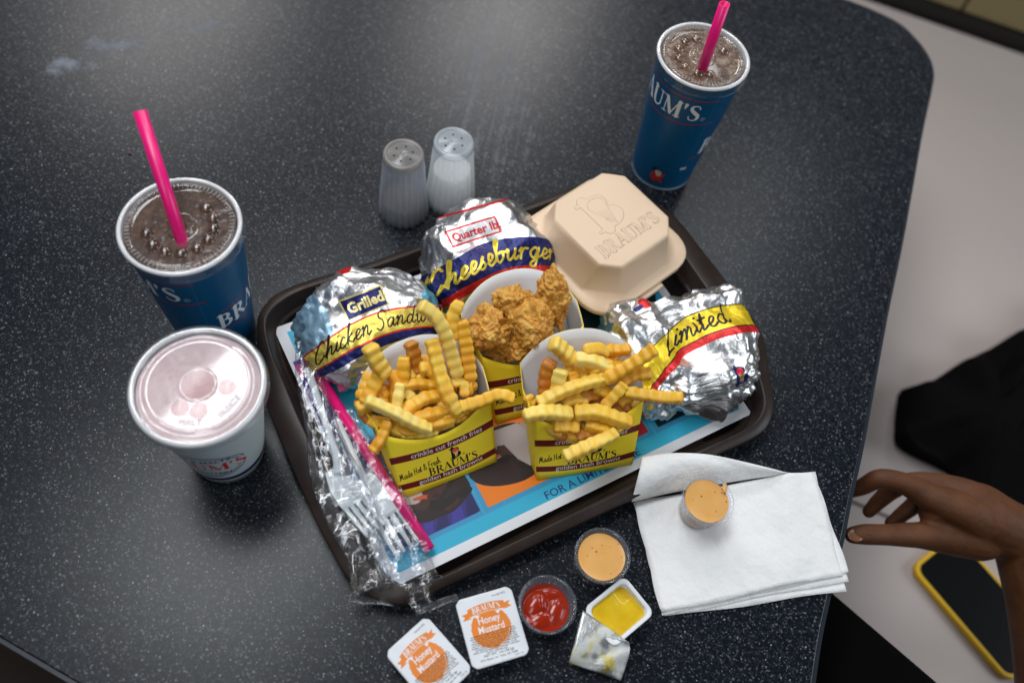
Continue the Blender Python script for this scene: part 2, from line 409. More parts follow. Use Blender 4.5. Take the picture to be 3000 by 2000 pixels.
YEL = (.98, .74, .035); DKRED = (.16, .012, .012); NAVY = (.012, .016, .12); RED = (.62, .02, .02)
m_white_paper = pbr('white_board', (.72, .72, .73), .55)
m_straw = pbr('pink_straw_plastic', (.82, .008, .19), .32, sss=.25, sssr=.25)
m_haze = clear('fog_sheen_lid_plastic', milky=.13, milkc=(.62, .56, .53), rough=.06, gain=1.2)  # milky colour holds both condensation and the reflected ceiling
m_button = clear('lid_button_plastic', (.78, .68, .62), milky=.0, rough=.05, gain=2.0)
m_clear = clear('clear_lid_plastic', milky=.03, gain=1.5)
m_rib = clear('ribbed_lid_plastic', milky=.30, milkc=(.62, .60, .58), tlf=.2, rough=.08, gain=1.5)
m_frost = clear('frosted_lid_plastic', (.97, .97, .98), milky=.12, rough=.05, gain=2.0)
m_cupclear = clear('clear_cup_plastic', (.96, .97, .99), milky=.09, milkc=(.7, .76, .88), gain=.7)
m_film = clear('clear_film', (.94, .95, .97), milky=.015, rough=.07, ior=1.55, bumpf=1.3, bumps=.8, gain=2.2)
m_seal = clear('crimped_film', (.85, .88, .9), milky=.14, rough=.12, ior=1.7, bumpf=2.2, bumps=.9, gain=2.4)
m_fork = pbr('white_plastic_cutlery', (.62, .66, .68), .3, sss=.1)
def frosted(name, col, see):
    m, nt, b = new_mat(name); b.inputs['Base Color'].default_value = (*col, 1); b.inputs['Roughness'].default_value = .2
    b.inputs['Subsurface Weight'].default_value = .9; b.inputs['Subsurface Scale'].default_value = 2.0*CM; b.inputs['Subsurface Radius'].default_value = (1, 1, 1)
    tr = nd(nt, 'ShaderNodeBsdfTransparent'); mx = nd(nt, 'ShaderNodeMixShader'); mx.inputs[0].default_value = see
    out = nt.nodes['Material Output']; nt.links.new(b.outputs[0], mx.inputs[1]); nt.links.new(tr.outputs[0], mx.inputs[2]); nt.links.new(mx.outputs[0], out.inputs[0]); return m
m_shaker = frosted('frosted_shaker_plastic', (.82, .87, .90), .48)
m_shaker2 = frosted('grey_shaker_plastic', (.55, .60, .68), .62)
m_salt = pbr('salt', (.82, .82, .82), .9)
m_pepper = pbr('ground_pepper', (.09, .085, .08), .9)
m_hole = pbr('hole_dark', (.03, .03, .03), .8)
m_cap_grey = clear('greyed_cap', (.8, .78, .76), milky=.55, milkc=(.5, .47, .44), rough=.25)
m_cap_white = clear('milky_cap', (.9, .93, .95), milky=.42, milkc=(.74, .80, .85), rough=.2)
m_tubwhite = pbr('white_tub_plastic', (.74, .75, .77), .35, sss=.1)

def table_mat():
    m, nt, b = new_mat('speckled_laminate'); v = coords(nt)
    vo = nd(nt, 'ShaderNodeTexVoronoi'); vo.inputs['Scale'].default_value = 8.6; nt.links.new(v, vo.inputs['Vector'])
    sep = nd(nt, 'ShaderNodeSeparateColor'); nt.links.new(vo.outputs['Color'], sep.inputs[0])
    grain = ramp(nt, sep.outputs[0], [(0, (.003, .0045, .0075)), (.55, (.006, .0085, .013)), (.82, (.015, .020, .028)), (.94, (.045, .05, .057)), (1, (.12, .125, .135))])
    v2 = nd(nt, 'ShaderNodeTexVoronoi'); v2.inputs['Scale'].default_value = 2.6; v2.inputs['Randomness'].default_value = 1; nt.links.new(v, v2.inputs['Vector'])
    s2 = nd(nt, 'ShaderNodeSeparateColor'); nt.links.new(v2.outputs['Color'], s2.inputs[0])
    rad = math_(nt, 'MULTIPLY', math_(nt, 'GREATER_THAN', s2.outputs[0], .66), math_(nt, 'MULTIPLY', s2.outputs[1], .18))
    d2 = math_(nt, 'ADD', v2.outputs['Distance'], math_(nt, 'MULTIPLY_ADD', noise(nt, v, 9, 2), .16, -.08))
    spot = math_(nt, 'LESS_THAN', d2, rad)
    c = mixc(nt, math_(nt, 'MULTIPLY', spot, .8), grain, (.34, .36, .39))
    # dried smear and wipe marks
    sp = nd(nt, 'ShaderNodeSeparateXYZ'); nt.links.new(v, sp.inputs[0])
    def blob(cx, cy, rx, ry, rot, thr, k):
        mp = nd(nt, 'ShaderNodeMapping', vector_type='TEXTURE'); mp.inputs['Location'].default_value = (cx, cy, 0); mp.inputs['Rotation'].default_value = (0, 0, rot); mp.inputs['Scale'].default_value = (rx, ry, 1)
        nt.links.new(v, mp.inputs['Vector']); ln = nd(nt, 'ShaderNodeVectorMath', operation='LENGTH'); nt.links.new(mp.outputs[0], ln.inputs[0])
        q = math_(nt, 'SUBTRACT', 1.0, ln.outputs['Value']); q = math_(nt, 'ADD', q, math_(nt, 'MULTIPLY_ADD', noise(nt, v, .55, 6, .62), 2.6, -1.3))
        mr = nd(nt, 'ShaderNodeMapRange', clamp=True); mr.inputs[1].default_value = thr; mr.inputs[2].default_value = thr+.55; mr.inputs[4].default_value = k; nt.links.new(q, mr.inputs[0]); return mr.outputs[0]
    oy = np.array([0, 40, 0]); p1 = at(200, 190)-oy; p2 = at(340, 130)-oy; p3 = at(590, 80)-oy; p5 = at(1440, 260)-oy
    sm = math_(nt, 'MAXIMUM', blob(p1[0], p1[1], 4.2, 2.0, R(10), .35, .34), blob(p2[0], p2[1], 5.5, 1.8, R(14), .4, .24))
    sm = math_(nt, 'MAXIMUM', sm, blob(p3[0], p3[1], 5.5, 1.8, R(10), .45, .18))
    ms = nd(nt, 'ShaderNodeMapping'); ms.inputs['Scale'].default_value = (1.3, .05, 1); ms.inputs['Rotation'].default_value = (0, 0, R(-4)); nt.links.new(v, ms.inputs['Vector'])
    st = nd(nt, 'ShaderNodeMapRange', clamp=True); st.inputs[1].default_value = .46; st.inputs[2].default_value = .70; nt.links.new(noise(nt, ms.outputs[0], 1.0, 3, .5, .6), st.inputs[0])
    sm = math_(nt, 'MAXIMUM', sm, math_(nt, 'MULTIPLY', st.outputs[0], blob(p5[0], p5[1], 7, 20, R(8), .2, .20)))
    c = mixc(nt, sm, c, (.36, .40, .47)); nt.links.new(c, b.inputs['Base Color'])
    wv = nd(nt, 'ShaderNodeTexWave', wave_type='BANDS'); wv.inputs['Scale'].default_value = .10; wv.inputs['Distortion'].default_value = 5; wv.inputs['Detail'].default_value = 3; nt.links.new(v, wv.inputs['Vector'])
    rg = math_(nt, 'ADD', math_(nt, 'MULTIPLY_ADD', noise(nt, v, .08, 4), .06, .25), math_(nt, 'MULTIPLY', wv.outputs['Fac'], .006))
    nt.links.new(math_(nt, 'ADD', rg, math_(nt, 'MULTIPLY', sm, .5)), b.inputs['Roughness'])
    b.inputs['Specular IOR Level'].default_value = .22
    bump(nt, b, noise(nt, v, 8, 3, .6), .10, .02)
    return m

# ------------------------------------------------------------------ table
T = thing('table', 'dark speckled laminate table under the tray', 'table', (0, 40, 0))
edge_px = [(2474, 0), (2549, 29), (2632, 70), (2681, 116), (2715, 162), (2730, 207), (2725, 257), (2698, 381), (2665, 564), (2636, 721), (2599, 896), (2574, 1028), (2524, 1300), (2489, 1456), (2467, 1568), (2427, 1737), (2400, 1862), (2379, 2000)]
E0 = spline([at(*p)[:2] for p in edge_px], 70).tolist()
outline = [(-95, 123), (5, 101.5), (18, 99.5)] + E0 + [(26.5, 7), (24, -3), (20.5, -7), (14, -7.2), (-25.3, 4.83), (-31.94, 6.72), (-95, 25)]
V, Fs = prism(outline[::-1], -3.2, 0)
tt = mesh('table_top', [(x, y-40, z) for x, y, z in V], Fs, table_mat(), T, smooth=False); mod_bevel(tt, .12, 2)
band = [(np.array(p), ) for p in outline]
def offset_poly(P, d):
    P = np.array(P, float); n = len(P); out = []
    for i in range(n):
        a, b, c = P[i-1], P[i], P[(i+1) % n]
        t1 = (b-a)/np.linalg.norm(b-a); t2 = (c-b)/np.linalg.norm(c-b); nn = np.array([t1[1]+t2[1], -t1[0]-t2[0]]); nn /= np.linalg.norm(nn)+1e-9
        out.append(b+d*nn)
    return np.array(out)
Pq = np.array(outline); area = .5*np.sum(Pq[:, 0]*np.roll(Pq[:, 1], -1)-np.roll(Pq[:, 0], -1)*Pq[:, 1])
sgn = 1 if area > 0 else -1
ou = offset_poly(outline, sgn*.3); iu = offset_poly(outline, sgn*.02); n = len(outline)
V = [(x, y-40, z) for z, q in ((-.08, iu), (-.08, ou), (-3.3, ou)) for x, y in q]
Fs = [(k*n+i, k*n+(i+1) % n, (k+1)*n+(i+1) % n, (k+1)*n+i) for k in range(2) for i in range(n)]
eb = mesh('edge_band', V, Fs, pbr('navy_edge_vinyl', (.006, .011, .02), .4), T, smooth=False)

# floor, bench, wall
V, Fs = box(-400, 400, -300, 500, -76, -75); tag(mesh('floor', V, Fs, pbr('brown_floor_tile', (.035, .02, .012), .5), smooth=False), None, None, kind='structure')
m_seat = pbr('offwhite_seat', (.47, .405, .38), .45, spec=.3)
wall_d = np.array([77.46-50.01, 135.17-140.88]); wall_d /= np.linalg.norm(wall_d); wall_n = np.array([-wall_d[1], wall_d[0]])
B = thing('bench', 'off white moulded bench seat beside the table', 'bench', (80, 80, -75))
w0 = np.array([50.0, 140.9])
def wp(s, t): q = w0+wall_d*s+wall_n*t; return (q[0]-80, q[1]-80)
seat_line = (at(2500, 1470, -30)-at(2612, 1517, -30)); seat_line = seat_line[:2]/np.linalg.norm(seat_line[:2])
V, Fs = prism([wp(-45, 0), wp(-25, -165), wp(110, -165), wp(110, 0)], 40, 45); mod_bevel(mesh('seat', V, Fs, m_seat, B, smooth=False), .6, 3)
V, Fs = prism([wp(-20, -2), wp(-5, -150), wp(105, -150), wp(105, -2)], 0, 40); mesh('plinth', V, Fs, pbr('bench_plinth', (.05, .045, .04), .6), B, smooth=False)
s0 = at(2480, 1462, -29.94); s1 = at(2780, 1588, -29.94); dd = (s1-s0); nn = np.array([-dd[1], dd[0], 0]); nn /= np.linalg.norm(nn)
V = [s0+nn*.28, s1+nn*.28, s1-nn*.28, s0-nn*.28]; mesh('seat_line', V, [(3, 2, 1, 0)], pbr('seat_line_dark', (.12, .10, .08), .7), B, smooth=False, world=True)  # thin dark strip laid flat on the seat
Wl = thing('wall', 'olive panelled wall with dark shadow gap strip behind the bench', 'wall', (w0[0], w0[1], -75))
def wq(s, t): q = wall_d*s+wall_n*t; return (q[0], q[1])
V, Fs = prism([wq(-60, .6), wq(140, .6), wq(140, 2.2), wq(-60, 2.2)], 0, 47.4); mesh('shadow_gap_strip', V, Fs, pbr('shadow_gap_dark', (.012, .009, .007), .6), Wl, smooth=False)  # dark strip painted in for the shaded gap between seat and wall
m_pan = pbr('olive_wall_panel', (.30, .235, .11), .5)
for k in range(16):
    a = -60+k*12.5
    V, Fs = prism([wq(a+.25, 1.2), wq(a+12.25, 1.2), wq(a+12.25, 3), wq(a+.25, 3)], 47.7, 120); mod_bevel(mesh('panel', V, Fs, m_pan, Wl, smooth=False), .3, 2)
V, Fs = prism([wq(-60, 3.1), wq(140, 3.1), wq(140, 4.5), wq(-60, 4.5)], 0, 120); mesh('backing', V, Fs, pbr('groove_dark', (.08, .06, .03), .7), Wl, smooth=False)

# ------------------------------------------------------------------ serving tray
OUT = [(752, 960), (757, 925), (775, 895), (800, 868), (850, 841), (929, 814), (1092, 766), (1242, 710), (1420, 644), (1600, 577), (1700, 541), (1760, 526), (1815, 529), (1865, 552), (1919, 593), (1977, 633), (2054, 728), (2156, 861), (2227, 968), (2244, 1020), (2255, 1101), (2265, 1160), (2265, 1205), (2247, 1250), (2205, 1284), (2104, 1331), (1990, 1390), (1873, 1451), (1700, 1533), (1527, 1614), (1316, 1711), (1206, 1762), (1150, 1770), (1095, 1752), (1043, 1715), (1000, 1665), (966, 1602), (931, 1538), (892, 1452), (848, 1350), (810, 1262), (778, 1172), (762, 1085), (754, 1010)]
INN = [(777, 955), (780, 930), (795, 906), (818, 885), (862, 858), (936, 830), (1098, 781), (1248, 726), (1426, 661), (1606, 594), (1702, 560), (1757, 547), (1805, 551), (1848, 577), (1893, 622), (1943, 670), (2008, 752), (2098, 880), (2168, 985), (2205, 1050), (2226, 1110), (2239, 1160), (2238, 1195), (2222, 1228), (2186, 1258), (2090, 1304), (1976, 1361), (1858, 1420), (1688, 1502), (1518, 1584), (1306, 1685), (1222, 1718), (1175, 1720), (1135, 1703), (1097, 1668), (1062, 1622), (1030, 1562), (996, 1492), (958, 1412), (915, 1312), (874, 1225), (836, 1135), (800, 1052), (781, 985)]
def mktray():
    o = thing('serving_tray', 'dark brown plastic serving tray holding the burgers and fries', 'tray', (8, 36, 0))
    po = spline([at(*p, 1.75) for p in OUT+OUT[:1]], 221)[:-1]; pi_ = spline([at(*p, 2.1) for p in INN+INN[:1]], 221)[:-1]
    c = np.array([8, 36.])
    def inset(P, d, z):
        q = P.copy(); dirv = c-P[:, :2]; dirv /= np.linalg.norm(dirv, axis=1)[:, None]; q[:, :2] += dirv*d; q[:, 2] = z; return q
    rings = [inset(po, .25, .95), inset(po, .02, 1.05), po, inset(po, .1, 1.86), inset(pi_, -.12, 2.12), inset(pi_, .0, 2.12), inset(pi_, .12, 2.0), inset(pi_, .55, .75), inset(pi_, .85, .5), inset(pi_, 1.3, .45)]
    n = len(po); V = np.vstack(rings); Fs = []
    for k in range(len(rings)-1):
        for i in range(n): Fs.append((k*n+i, (k+1)*n+i, (k+1)*n+(i+1) % n, k*n+(i+1) % n))
    Fs.append(tuple((len(rings)-1)*n+i for i in range(n)))
    m, nt, b = new_mat('brown_tray_plastic'); v = coords(nt)
    nt.links.new(ramp(nt, noise(nt, v, .35, 5), [(.3, (.020, .0125, .010)), (.75, (.034, .023, .019))]), b.inputs['Base Color'])
    b.inputs['Specular IOR Level'].default_value = .32; nt.links.new(math_(nt, 'MULTIPLY_ADD', noise(nt, v, .5, 4), .25, .28), b.inputs['Roughness']); bump(nt, b, noise(nt, v, 9, 3), .25, .03)
    mod = mesh('tray_body', V, Fs, m, o, world=True)
    md = mod.modifiers.new('s', 'SOLIDIFY'); md.thickness = .18*CM; md.offset = -1
mktray()

# tray frame: placemat lower left corner and axes
O = at(1146, 1724, .6); E1 = np.array([.787, .617]); E2 = np.array([-.617, .787]); YAW = math.atan2(.617, .787)
def tr(a, b, z=0.): q = O[:2]+E1*a+E2*b; return (q[0], q[1], z)

def placemat():
    W, H = 34.9, 25.4; A = Art(1024, 745, W, H, (.72, .73, .76, 1))
    CY = (.035, .40, .60); CY2 = (.05, .28, .50)
    A.rect(.9, .85, 34.1, 24.6, CY)
    cols = [(1.25, 8.72, (.035, .03, .17)), (9.7, 17.0, (.78, .19, .012)), (17.9, 25.42, (.42, .02, .03)), (26.45, 33.7, (.01, .02, .03))]
    for (x0, x1, c) in cols:
        A.rect(x0-.45, 2.5-.4, x1+.45, 12.4, CY2); A.rect(x0, 2.52, x1, 12, c)
    for k in range(5):  # facets in the first panel
        A.poly([(2.2+k*1.4, 2.55), (3.4+k*1.4, 2.55), (4.6+k*1.1, 4.6), (4.2+k*1.1, 4.6)], (.05, .04, .28) if k % 2 else (.02, .02, .10))
    def dessert(cx, cy, sc, seed):
        r = np.random.default_rng(seed)
        def splat(x, y, rx, ry, col, rough=.25):
            a = np.linspace(0, 2*np.pi, 30, endpoint=False); q = 1+rough*sum(r.normal()*np.sin(k*a+r.random()*6)/k for k in (2, 3, 5, 7))
            A.poly(np.stack([x+rx*q*np.cos(a), y+ry*q*np.sin(a)], -1), col)
        splat(cx, cy, 3.0*sc, 2.3*sc, (.022, .010, .008), .1)
        for k in range(9): splat(cx+r.uniform(-1.8, 1.8)*sc, cy+r.uniform(-1.5, 1.2)*sc, r.uniform(.5, 1.2)*sc, r.uniform(.4, .8)*sc, [(.05, .018, .01), (.03, .012, .008), (.012, .006, .005)][k % 3], .5)
        splat(cx-.9*sc, cy+.9*sc, 1.3*sc, .8*sc, (.42, .36, .34), .6); splat(cx+1.2*sc, cy+1.1*sc, 1.2*sc, .7*sc, (.36, .30, .29), .6)
        splat(cx-.9*sc, cy+.2*sc, .7*sc, .25*sc, (.5, .08, .025), .6); splat(cx+.2*sc, cy+.4*sc, .8*sc, .5*sc, (.06, .02, .012), .6)
    dessert(6.2, 5.4, .95, 3); dessert(13.2, 6.0, 1.2, 5); A.poly([(12.2, 7.4), (13.4, 6.9), (13.9, 5.2), (14.6, 4.2), (15.4, 4.4), (15.2, 5.6), (15.9, 6.6), (15.4, 8.2), (13, 8.4)], (.40, .34, .33)); dessert(21, 6.5, 1.1, 8); dessert(30, 7, 1.1, 9)
    A.rect(.3, 13.2, 1.6, 21.6, (.06, .02, .30)); A.rect(.3, 19.8, .9, 21.2, (.55, .01, .2))
    A.rect(24, 12.5, 28.4, 16.5, (.012, .13, .17)); A.ell(29.5, 15, 4.2, 3.2, (.004, .02, .03))
    A.text('FOR A LIMITED TIME', 14.35, 1.02, .95, (.015, .035, .16), sx=1.08, bold=.006)
    return A.image('placemat_art')
P = thing('placemat', 'printed blue paper placemat lining the tray', 'placemat', (O[0], O[1], .52), yaw=YAW)
V, Fs, UV = grid(36, 26, lambda u, v: (34.9*u, 25.4*v, .06+.05*math.sin(7*u+3*v)*math.sin(5*v)+.35*max(0, .12-u)*8*max(0, .1-v)*10*.3, u, v))
mesh('paper_sheet', V, Fs, printed('placemat_print', placemat(), .45, .25), P, uvs=UV)

# ------------------------------------------------------------------ drink cups
def cup_art():
    A = Art(1400, 820, 26.0, 15.3, (.003, .082, .20, 1))   # x: around (cm at mid height), y: height
    W = (.74, .76, .78); RD = (.36, .03, .05)
    def banner(x, y, up, sx=1.0, size=2.0):
        cv = lambda u: up*u
        A.strokes(SERIF, "BRAUM'S", x, y, size, W, curve=cv, sx=sx, gap=.02)
        A.text('®', x+6.1*size*sx*.92+.2, y+up*6+.1, .7, (.4, .45, .5))
        L = 5.6*size*sx+1.6
        for dy, a, b in ((size+.45, .6, L-.2), (-.5, -.9, L+.2)):
            A.line([(x+t, y+dy+up*t+.22*math.sin((t-a)/(b-a)*math.pi)*(1 if dy > 0 else -1)) for t in np.linspace(a, b, 24)], .15, (.02, .02, .03))
            A.line([(x+t, y+dy+.03+up*t+.22*math.sin((t-a)/(b-a)*math.pi)*(1 if dy > 0 else -1)) for t in np.linspace(a, b, 24)], .1, RD)
    banner(1.4, 10.6, .03, .92, 2.0)      # ends near x = 13
    banner(13.8, 5.6, .06, .92, 2.0)
    emblem(A, 9.0, 1.1, 1.9, (.01, .02, .06), (.72, .55, .5), (.55, .06, .04)); 
    A.poly([(9.0, 1.4), (9.5, 1.0), (10.1, 1.3), (10.7, 1.1), (10.5, 1.9), (10.8, 2.4), (10.2, 2.6), (9.9, 3.0), (9.5, 2.5), (9.0, 2.4)], (.48, .04, .03)); A.ell(9.9, 2.4, .36, .42, (.6, .48, .42))
    A.rect(12.3, 3.4, 13.1, 3.75, (.6, .62, .62))
    A.line([(12.9, 0), (12.9, 15.3)], .05, (.012, .17, .33)); A.rect(0, 0, 26, .28, (.45, .55, .62))
    return A.image('blue_cup_art')
m_bluecup = printed('blue_cup_print', cup_art(), .38, .25)
m_cola, nt_, b_ = new_mat('cola'); b_.inputs['Roughness'].default_value = .12
nt_.links.new(ramp(nt_, noise(nt_, coords(nt_), .9, 5, .6, 1.5), [(.35, (.026, .010, .005)), (.55, (.075, .034, .018)), (.72, (.14, .075, .045))]), b_.inputs['Base Color']); bump(nt_, b_, noise(nt_, coords(nt_), 1.3, 4), .5, .15)
m_froth, nt_, b_ = new_mat('iced_cola'); b_.inputs['Roughness'].default_value = .15
nt_.links.new(ramp(nt_, noise(nt_, coords(nt_), 1.4, 5, .6, 1.0), [(.34, (.05, .02, .008)), (.5, (.15, .075, .03)), (.66, (.33, .25, .20))]), b_.inputs['Base Color']); bump(nt_, b_, noise(nt_, coords(nt_), 1.6, 4), .6, .2)
def dome(r, h, n=16, k=6):
    V, Fs, _ = lathe([(r*math.cos(a), h*math.sin(a)) for a in np.linspace(0, math.pi/2-.02, k)], n); return V, Fs
def drink_cup(cx, cy, h, rt, rb, spin, label, drink_mat, bubble_ang, level=-.55):
    t = thing('drink_cup', label, 'drink cup', (cx, cy, 0), 'blue paper soft drink cups', yaw=spin)
    prof = [(rb-.12, .55), (rb-.1, 0), (rb, 0), (rb, .05)]+[(rb+(rt-.15-rb)*k/12, .05+(h-.4)*k/12) for k in range(1, 13)]+[(rt-.12, h-.3)]
    V, Fs, UV = lathe(prof, 96); mesh('cup_body', V, Fs, m_bluecup, t, uvs=[(u, z/h) for u, z in UV])
    rim = [(rt-.18+.17*math.cos(a), h-.2+.17*math.sin(a)) for a in np.linspace(0, 2*math.pi, 13)]
    V, Fs, _ = lathe(rim, 96); mesh('rim', V, Fs, m_white_paper, t)
    V, Fs, _ = lathe([(rt-.34, h-.2), (rt-.5, h-2.4)], 64); mesh('cup_lining', V, Fs, m_white_paper, t)
    V, Fs = disc(rt-.4, h+level, 64); mesh('drink', V, Fs, drink_mat, t)
    # lid: skirt over the rim, ribbed inner ring, sunken plate, straw well
    lp = [(rt+.16, h-.95), (rt+.14, h-.7), (rt+.07, h-.6), (rt+.08, h-.1), (rt-.05, h+.06), (rt-.3, h+.08), (rt-.44, h+.0), (rt-.5, h-.4)]
    V, Fs, _ = lathe(lp, 96); lid = mesh('lid', V, Fs, m_clear, t)
    def rib(a, z): return .022*math.cos(66*a)
    rp = [(rt-.5, h-.4), (rt-.56, h-.15), (rt-.8, h-.12), (rt-.95, h-.3)]
    V, Fs, _ = lathe(rp, 96); mesh('lid_ring', V, Fs, m_clear, lid)
    bars = []
    for k in range(72):
        a = 2*math.pi*k/72; bv, bf = box(rt-.93, rt-.53, -.05, .05, h-.2, h-.08)
        bars.append(([(x*math.cos(a)-y*math.sin(a), x*math.sin(a)+y*math.cos(a), z) for x, y, z in bv], bf))
    mesh('lid_ribs', *join(bars), m_rib, lid, smooth=False)
    pp = [(rt-.95, h-.3), (rt-1.1, h-.34), (rt-1.2, h-.34), (1.35, h-.34), (1.25, h-.33), (1.12, h-.3), (1.05, h-.05), (.95, h), (.85, h-.02), (.78, h-.25), (.5, h-.28)]
    V, Fs, _ = lathe(pp, 64); mesh('lid_plate', V, Fs, m_haze, lid)
    for a in bubble_ang:
        V, Fs = dome(.52, .36); rr = rt-2.05
        bo = mesh('lid_button', [(x+rr*math.cos(a-spin), y+rr*math.sin(a-spin), z+h-.34) for x, y, z in V], Fs, m_button, lid)
    return t
angL = [R(x) for x in (60, 33, 10, -15, -40, -68, -95, -122, -150)]
drink_cup(-25.66, 34.85, 15.3, 4.46, 3.15, R(-243), 'blue drink cup at left behind the milkshake', m_cola, angL)
angR = [R(x) for x in (35, 75, 110, 140, 170, 200, 230, 262, 292)]
drink_cup(11.6, 64.2, 15.3, 4.3, 3.15, R(-238), 'blue drink cup at the back right behind the foam box', m_froth, angR, -.45)
def straw(p0, p1, label):
    p0, p1 = np.array(p0), np.array(p1); t = thing('straw', label, 'straw', p0, 'pink drinking straws')
    d = (p1-p0); L = np.linalg.norm(d); q = Vector(d).to_track_quat('Z', 'Y'); t.rotation_euler = q.to_euler()
    V, Fs, _ = lathe([(.40, 0), (.47, 0), (.47, L), (.40, L), (.40, L-6)], 24); mesh('straw_tube', V, Fs, m_straw, t)
a, b = at(528, 690, 15), at(409, 325, 21.2); straw(b+(a-b)*1.45, b, 'pink straw in the left blue cup')
a, b = at(2059, 198, 15), at(2123, 12, 21.5); straw(b+(a-b)*1.4, b, 'pink straw in the back right cup')
straw(at(900, 1050, 2.2), at(1258, 1608, 1.35), 'pink straw lying flat on the tray beside the forks')

# milkshake cup
def shake_art():
    A = Art(1100, 520, 24, 11.7, (.66, .75, .79, 1)); BL = (.012, .02, .10)
    A.rect(0, 1.0, 24, 1.75, BL)
    for cx in (12.0, 24.0, 0.0):
        for k in (1.0, .9): 
            A.line([(cx+4.2*k*math.cos(a), 5.0+2.75*k*math.sin(a)) for a in np.linspace(0, 2*np.pi, 60)], .13, BL)
        A.rect(cx-5, 4.1, cx+4.3, 5.9, (.66, .75, .79))
        A.strokes(SERIF, "BRAUM'S", cx, 4.25, 1.6, (.68, .02, .03), align=.5, sx=.95)
        A.text('SHAKES & MALTS', cx, 6.35, .72, BL, align=.5, bold=.03, slant=.2, sx=1.05)
        A.text('HIGH PROTEIN', cx, 3.05, .72, BL, align=.5, bold=.03, slant=.2, sx=1.05)
    return A.image('shake_cup_art')
Tm = thing('milkshake_cup', 'pale paper cup of pink milkshake under a clear lid', 'milkshake', (-21.1, 24.15, 0), yaw=R(-95))
h, rt, rb = 12.0, 4.74, 2.95
prof = [(rb-.1, .5), (rb-.08, 0), (rb, 0)]+[(rb+(rt-.3-rb)*k/12, (h-.35)*k/12) for k in range(1, 13)]
V, Fs, UV = lathe(prof, 96); mesh('cup_body', V, Fs, printed('shake_cup_print', shake_art(), .35), Tm, uvs=[(u, z/11.7) for u, z in UV])
rim = [(rt-.22+.2*math.cos(a), h-.25+.2*math.sin(a)) for a in np.linspace(0, 2*math.pi, 13)]
V, Fs, _ = lathe(rim, 96); mesh('rim', V, Fs, m_white_paper, Tm)
ms, nt, b = new_mat('pink_milkshake'); v = coords(nt); b.inputs['Roughness'].default_value = .4
c1 = ramp(nt, noise(nt, v, .7, 6, .6, 1.0), [(.35, (.54, .36, .37)), (.6, (.64, .48, .48)), (.8, (.76, .65, .65))])
vo = nd(nt, 'ShaderNodeTexVoronoi'); vo.inputs['Scale'].default_value = 1.1; nt.links.new(v, vo.inputs['Vector'])
nt.links.new(mixc(nt, math_(nt, 'LESS_THAN', vo.outputs['Distance'], .07), c1, (.25, .06, .07)), b.inputs['Base Color']); bump(nt, b, noise(nt, v, 1.0, 5), .3, .1)
V, Fs = disc(rt-.45, h-.5, 64); mesh('shake', V, Fs, ms, Tm)
lp = [(rt+.12, h-.7), (rt+.1, h-.2), (rt, h+.12), (rt-.15, h+.2), (rt-.4, h+.2), (rt-.6, h+.06), (rt-.75, h-.14), (rt-.95, h-.16), (rt-1.1, h-.02), (rt-1.25, h-.05), (rt-1.35, h-.05), (1.45, h-.05), (1.38, h-.05), (1.3, h+.0), (1.2, h+.05), (1.1, h+.0)]
V, Fs, _ = lathe(lp, 96); V = [(x, y, z+(.02*math.sin(9*math.atan2(y, x)+1.3*x) if 3.7 < math.hypot(x, y) < 4.05 else 0)) for x, y, z in V]
lid = mesh('lid', V, Fs, m_frost, Tm)
V, Fs, _ = lathe([(1.1, h), (.9, h-.02), (.02, h-.02)], 48); m_hub = clear('lid_hub_plastic', (.95, .88, .88), milky=.15, milkc=(.55, .42, .43), rough=.12, gain=.6); mesh('lid_hub', V, Fs, m_hub, lid)
for ang in (8, -68, -105):
    a = R(ang+95); V, Fs = dome(.62, .28, 20, 6); mesh('lid_button', [(x+2.05*math.cos(a), y+2.05*math.sin(a), z+h-.05) for x, y, z in V], Fs, m_hub, lid)
def emboss(s, ang, rad, size, z, parent, mat, yaw0):
    cu = bpy.data.curves.new('e', 'FONT'); cu.body = s; cu.size = size*CM; cu.extrude = .0004; cu.align_x = 'CENTER'; cu.resolution_u = 2
    ob = bpy.data.objects.new('e', cu); me = bpy.data.meshes.new_from_object(ob); bpy.data.objects.remove(ob)
    o = link('raised_lettering', me, mat, parent); a = R(ang)-yaw0
    o.location = (rad*math.cos(a)*CM, rad*math.sin(a)*CM, z*CM); o.rotation_euler = (0, 0, a+math.pi/2); return o
m_emb = pbr('raised_clear_letters', (.55, .50, .52), .4)
emboss('MALT', -80, 3.1, .62, h-.03, lid, m_emb, R(-95)); emboss('FREEZE', -22, 3.1, .62, h-.03, lid, m_emb, R(-95))

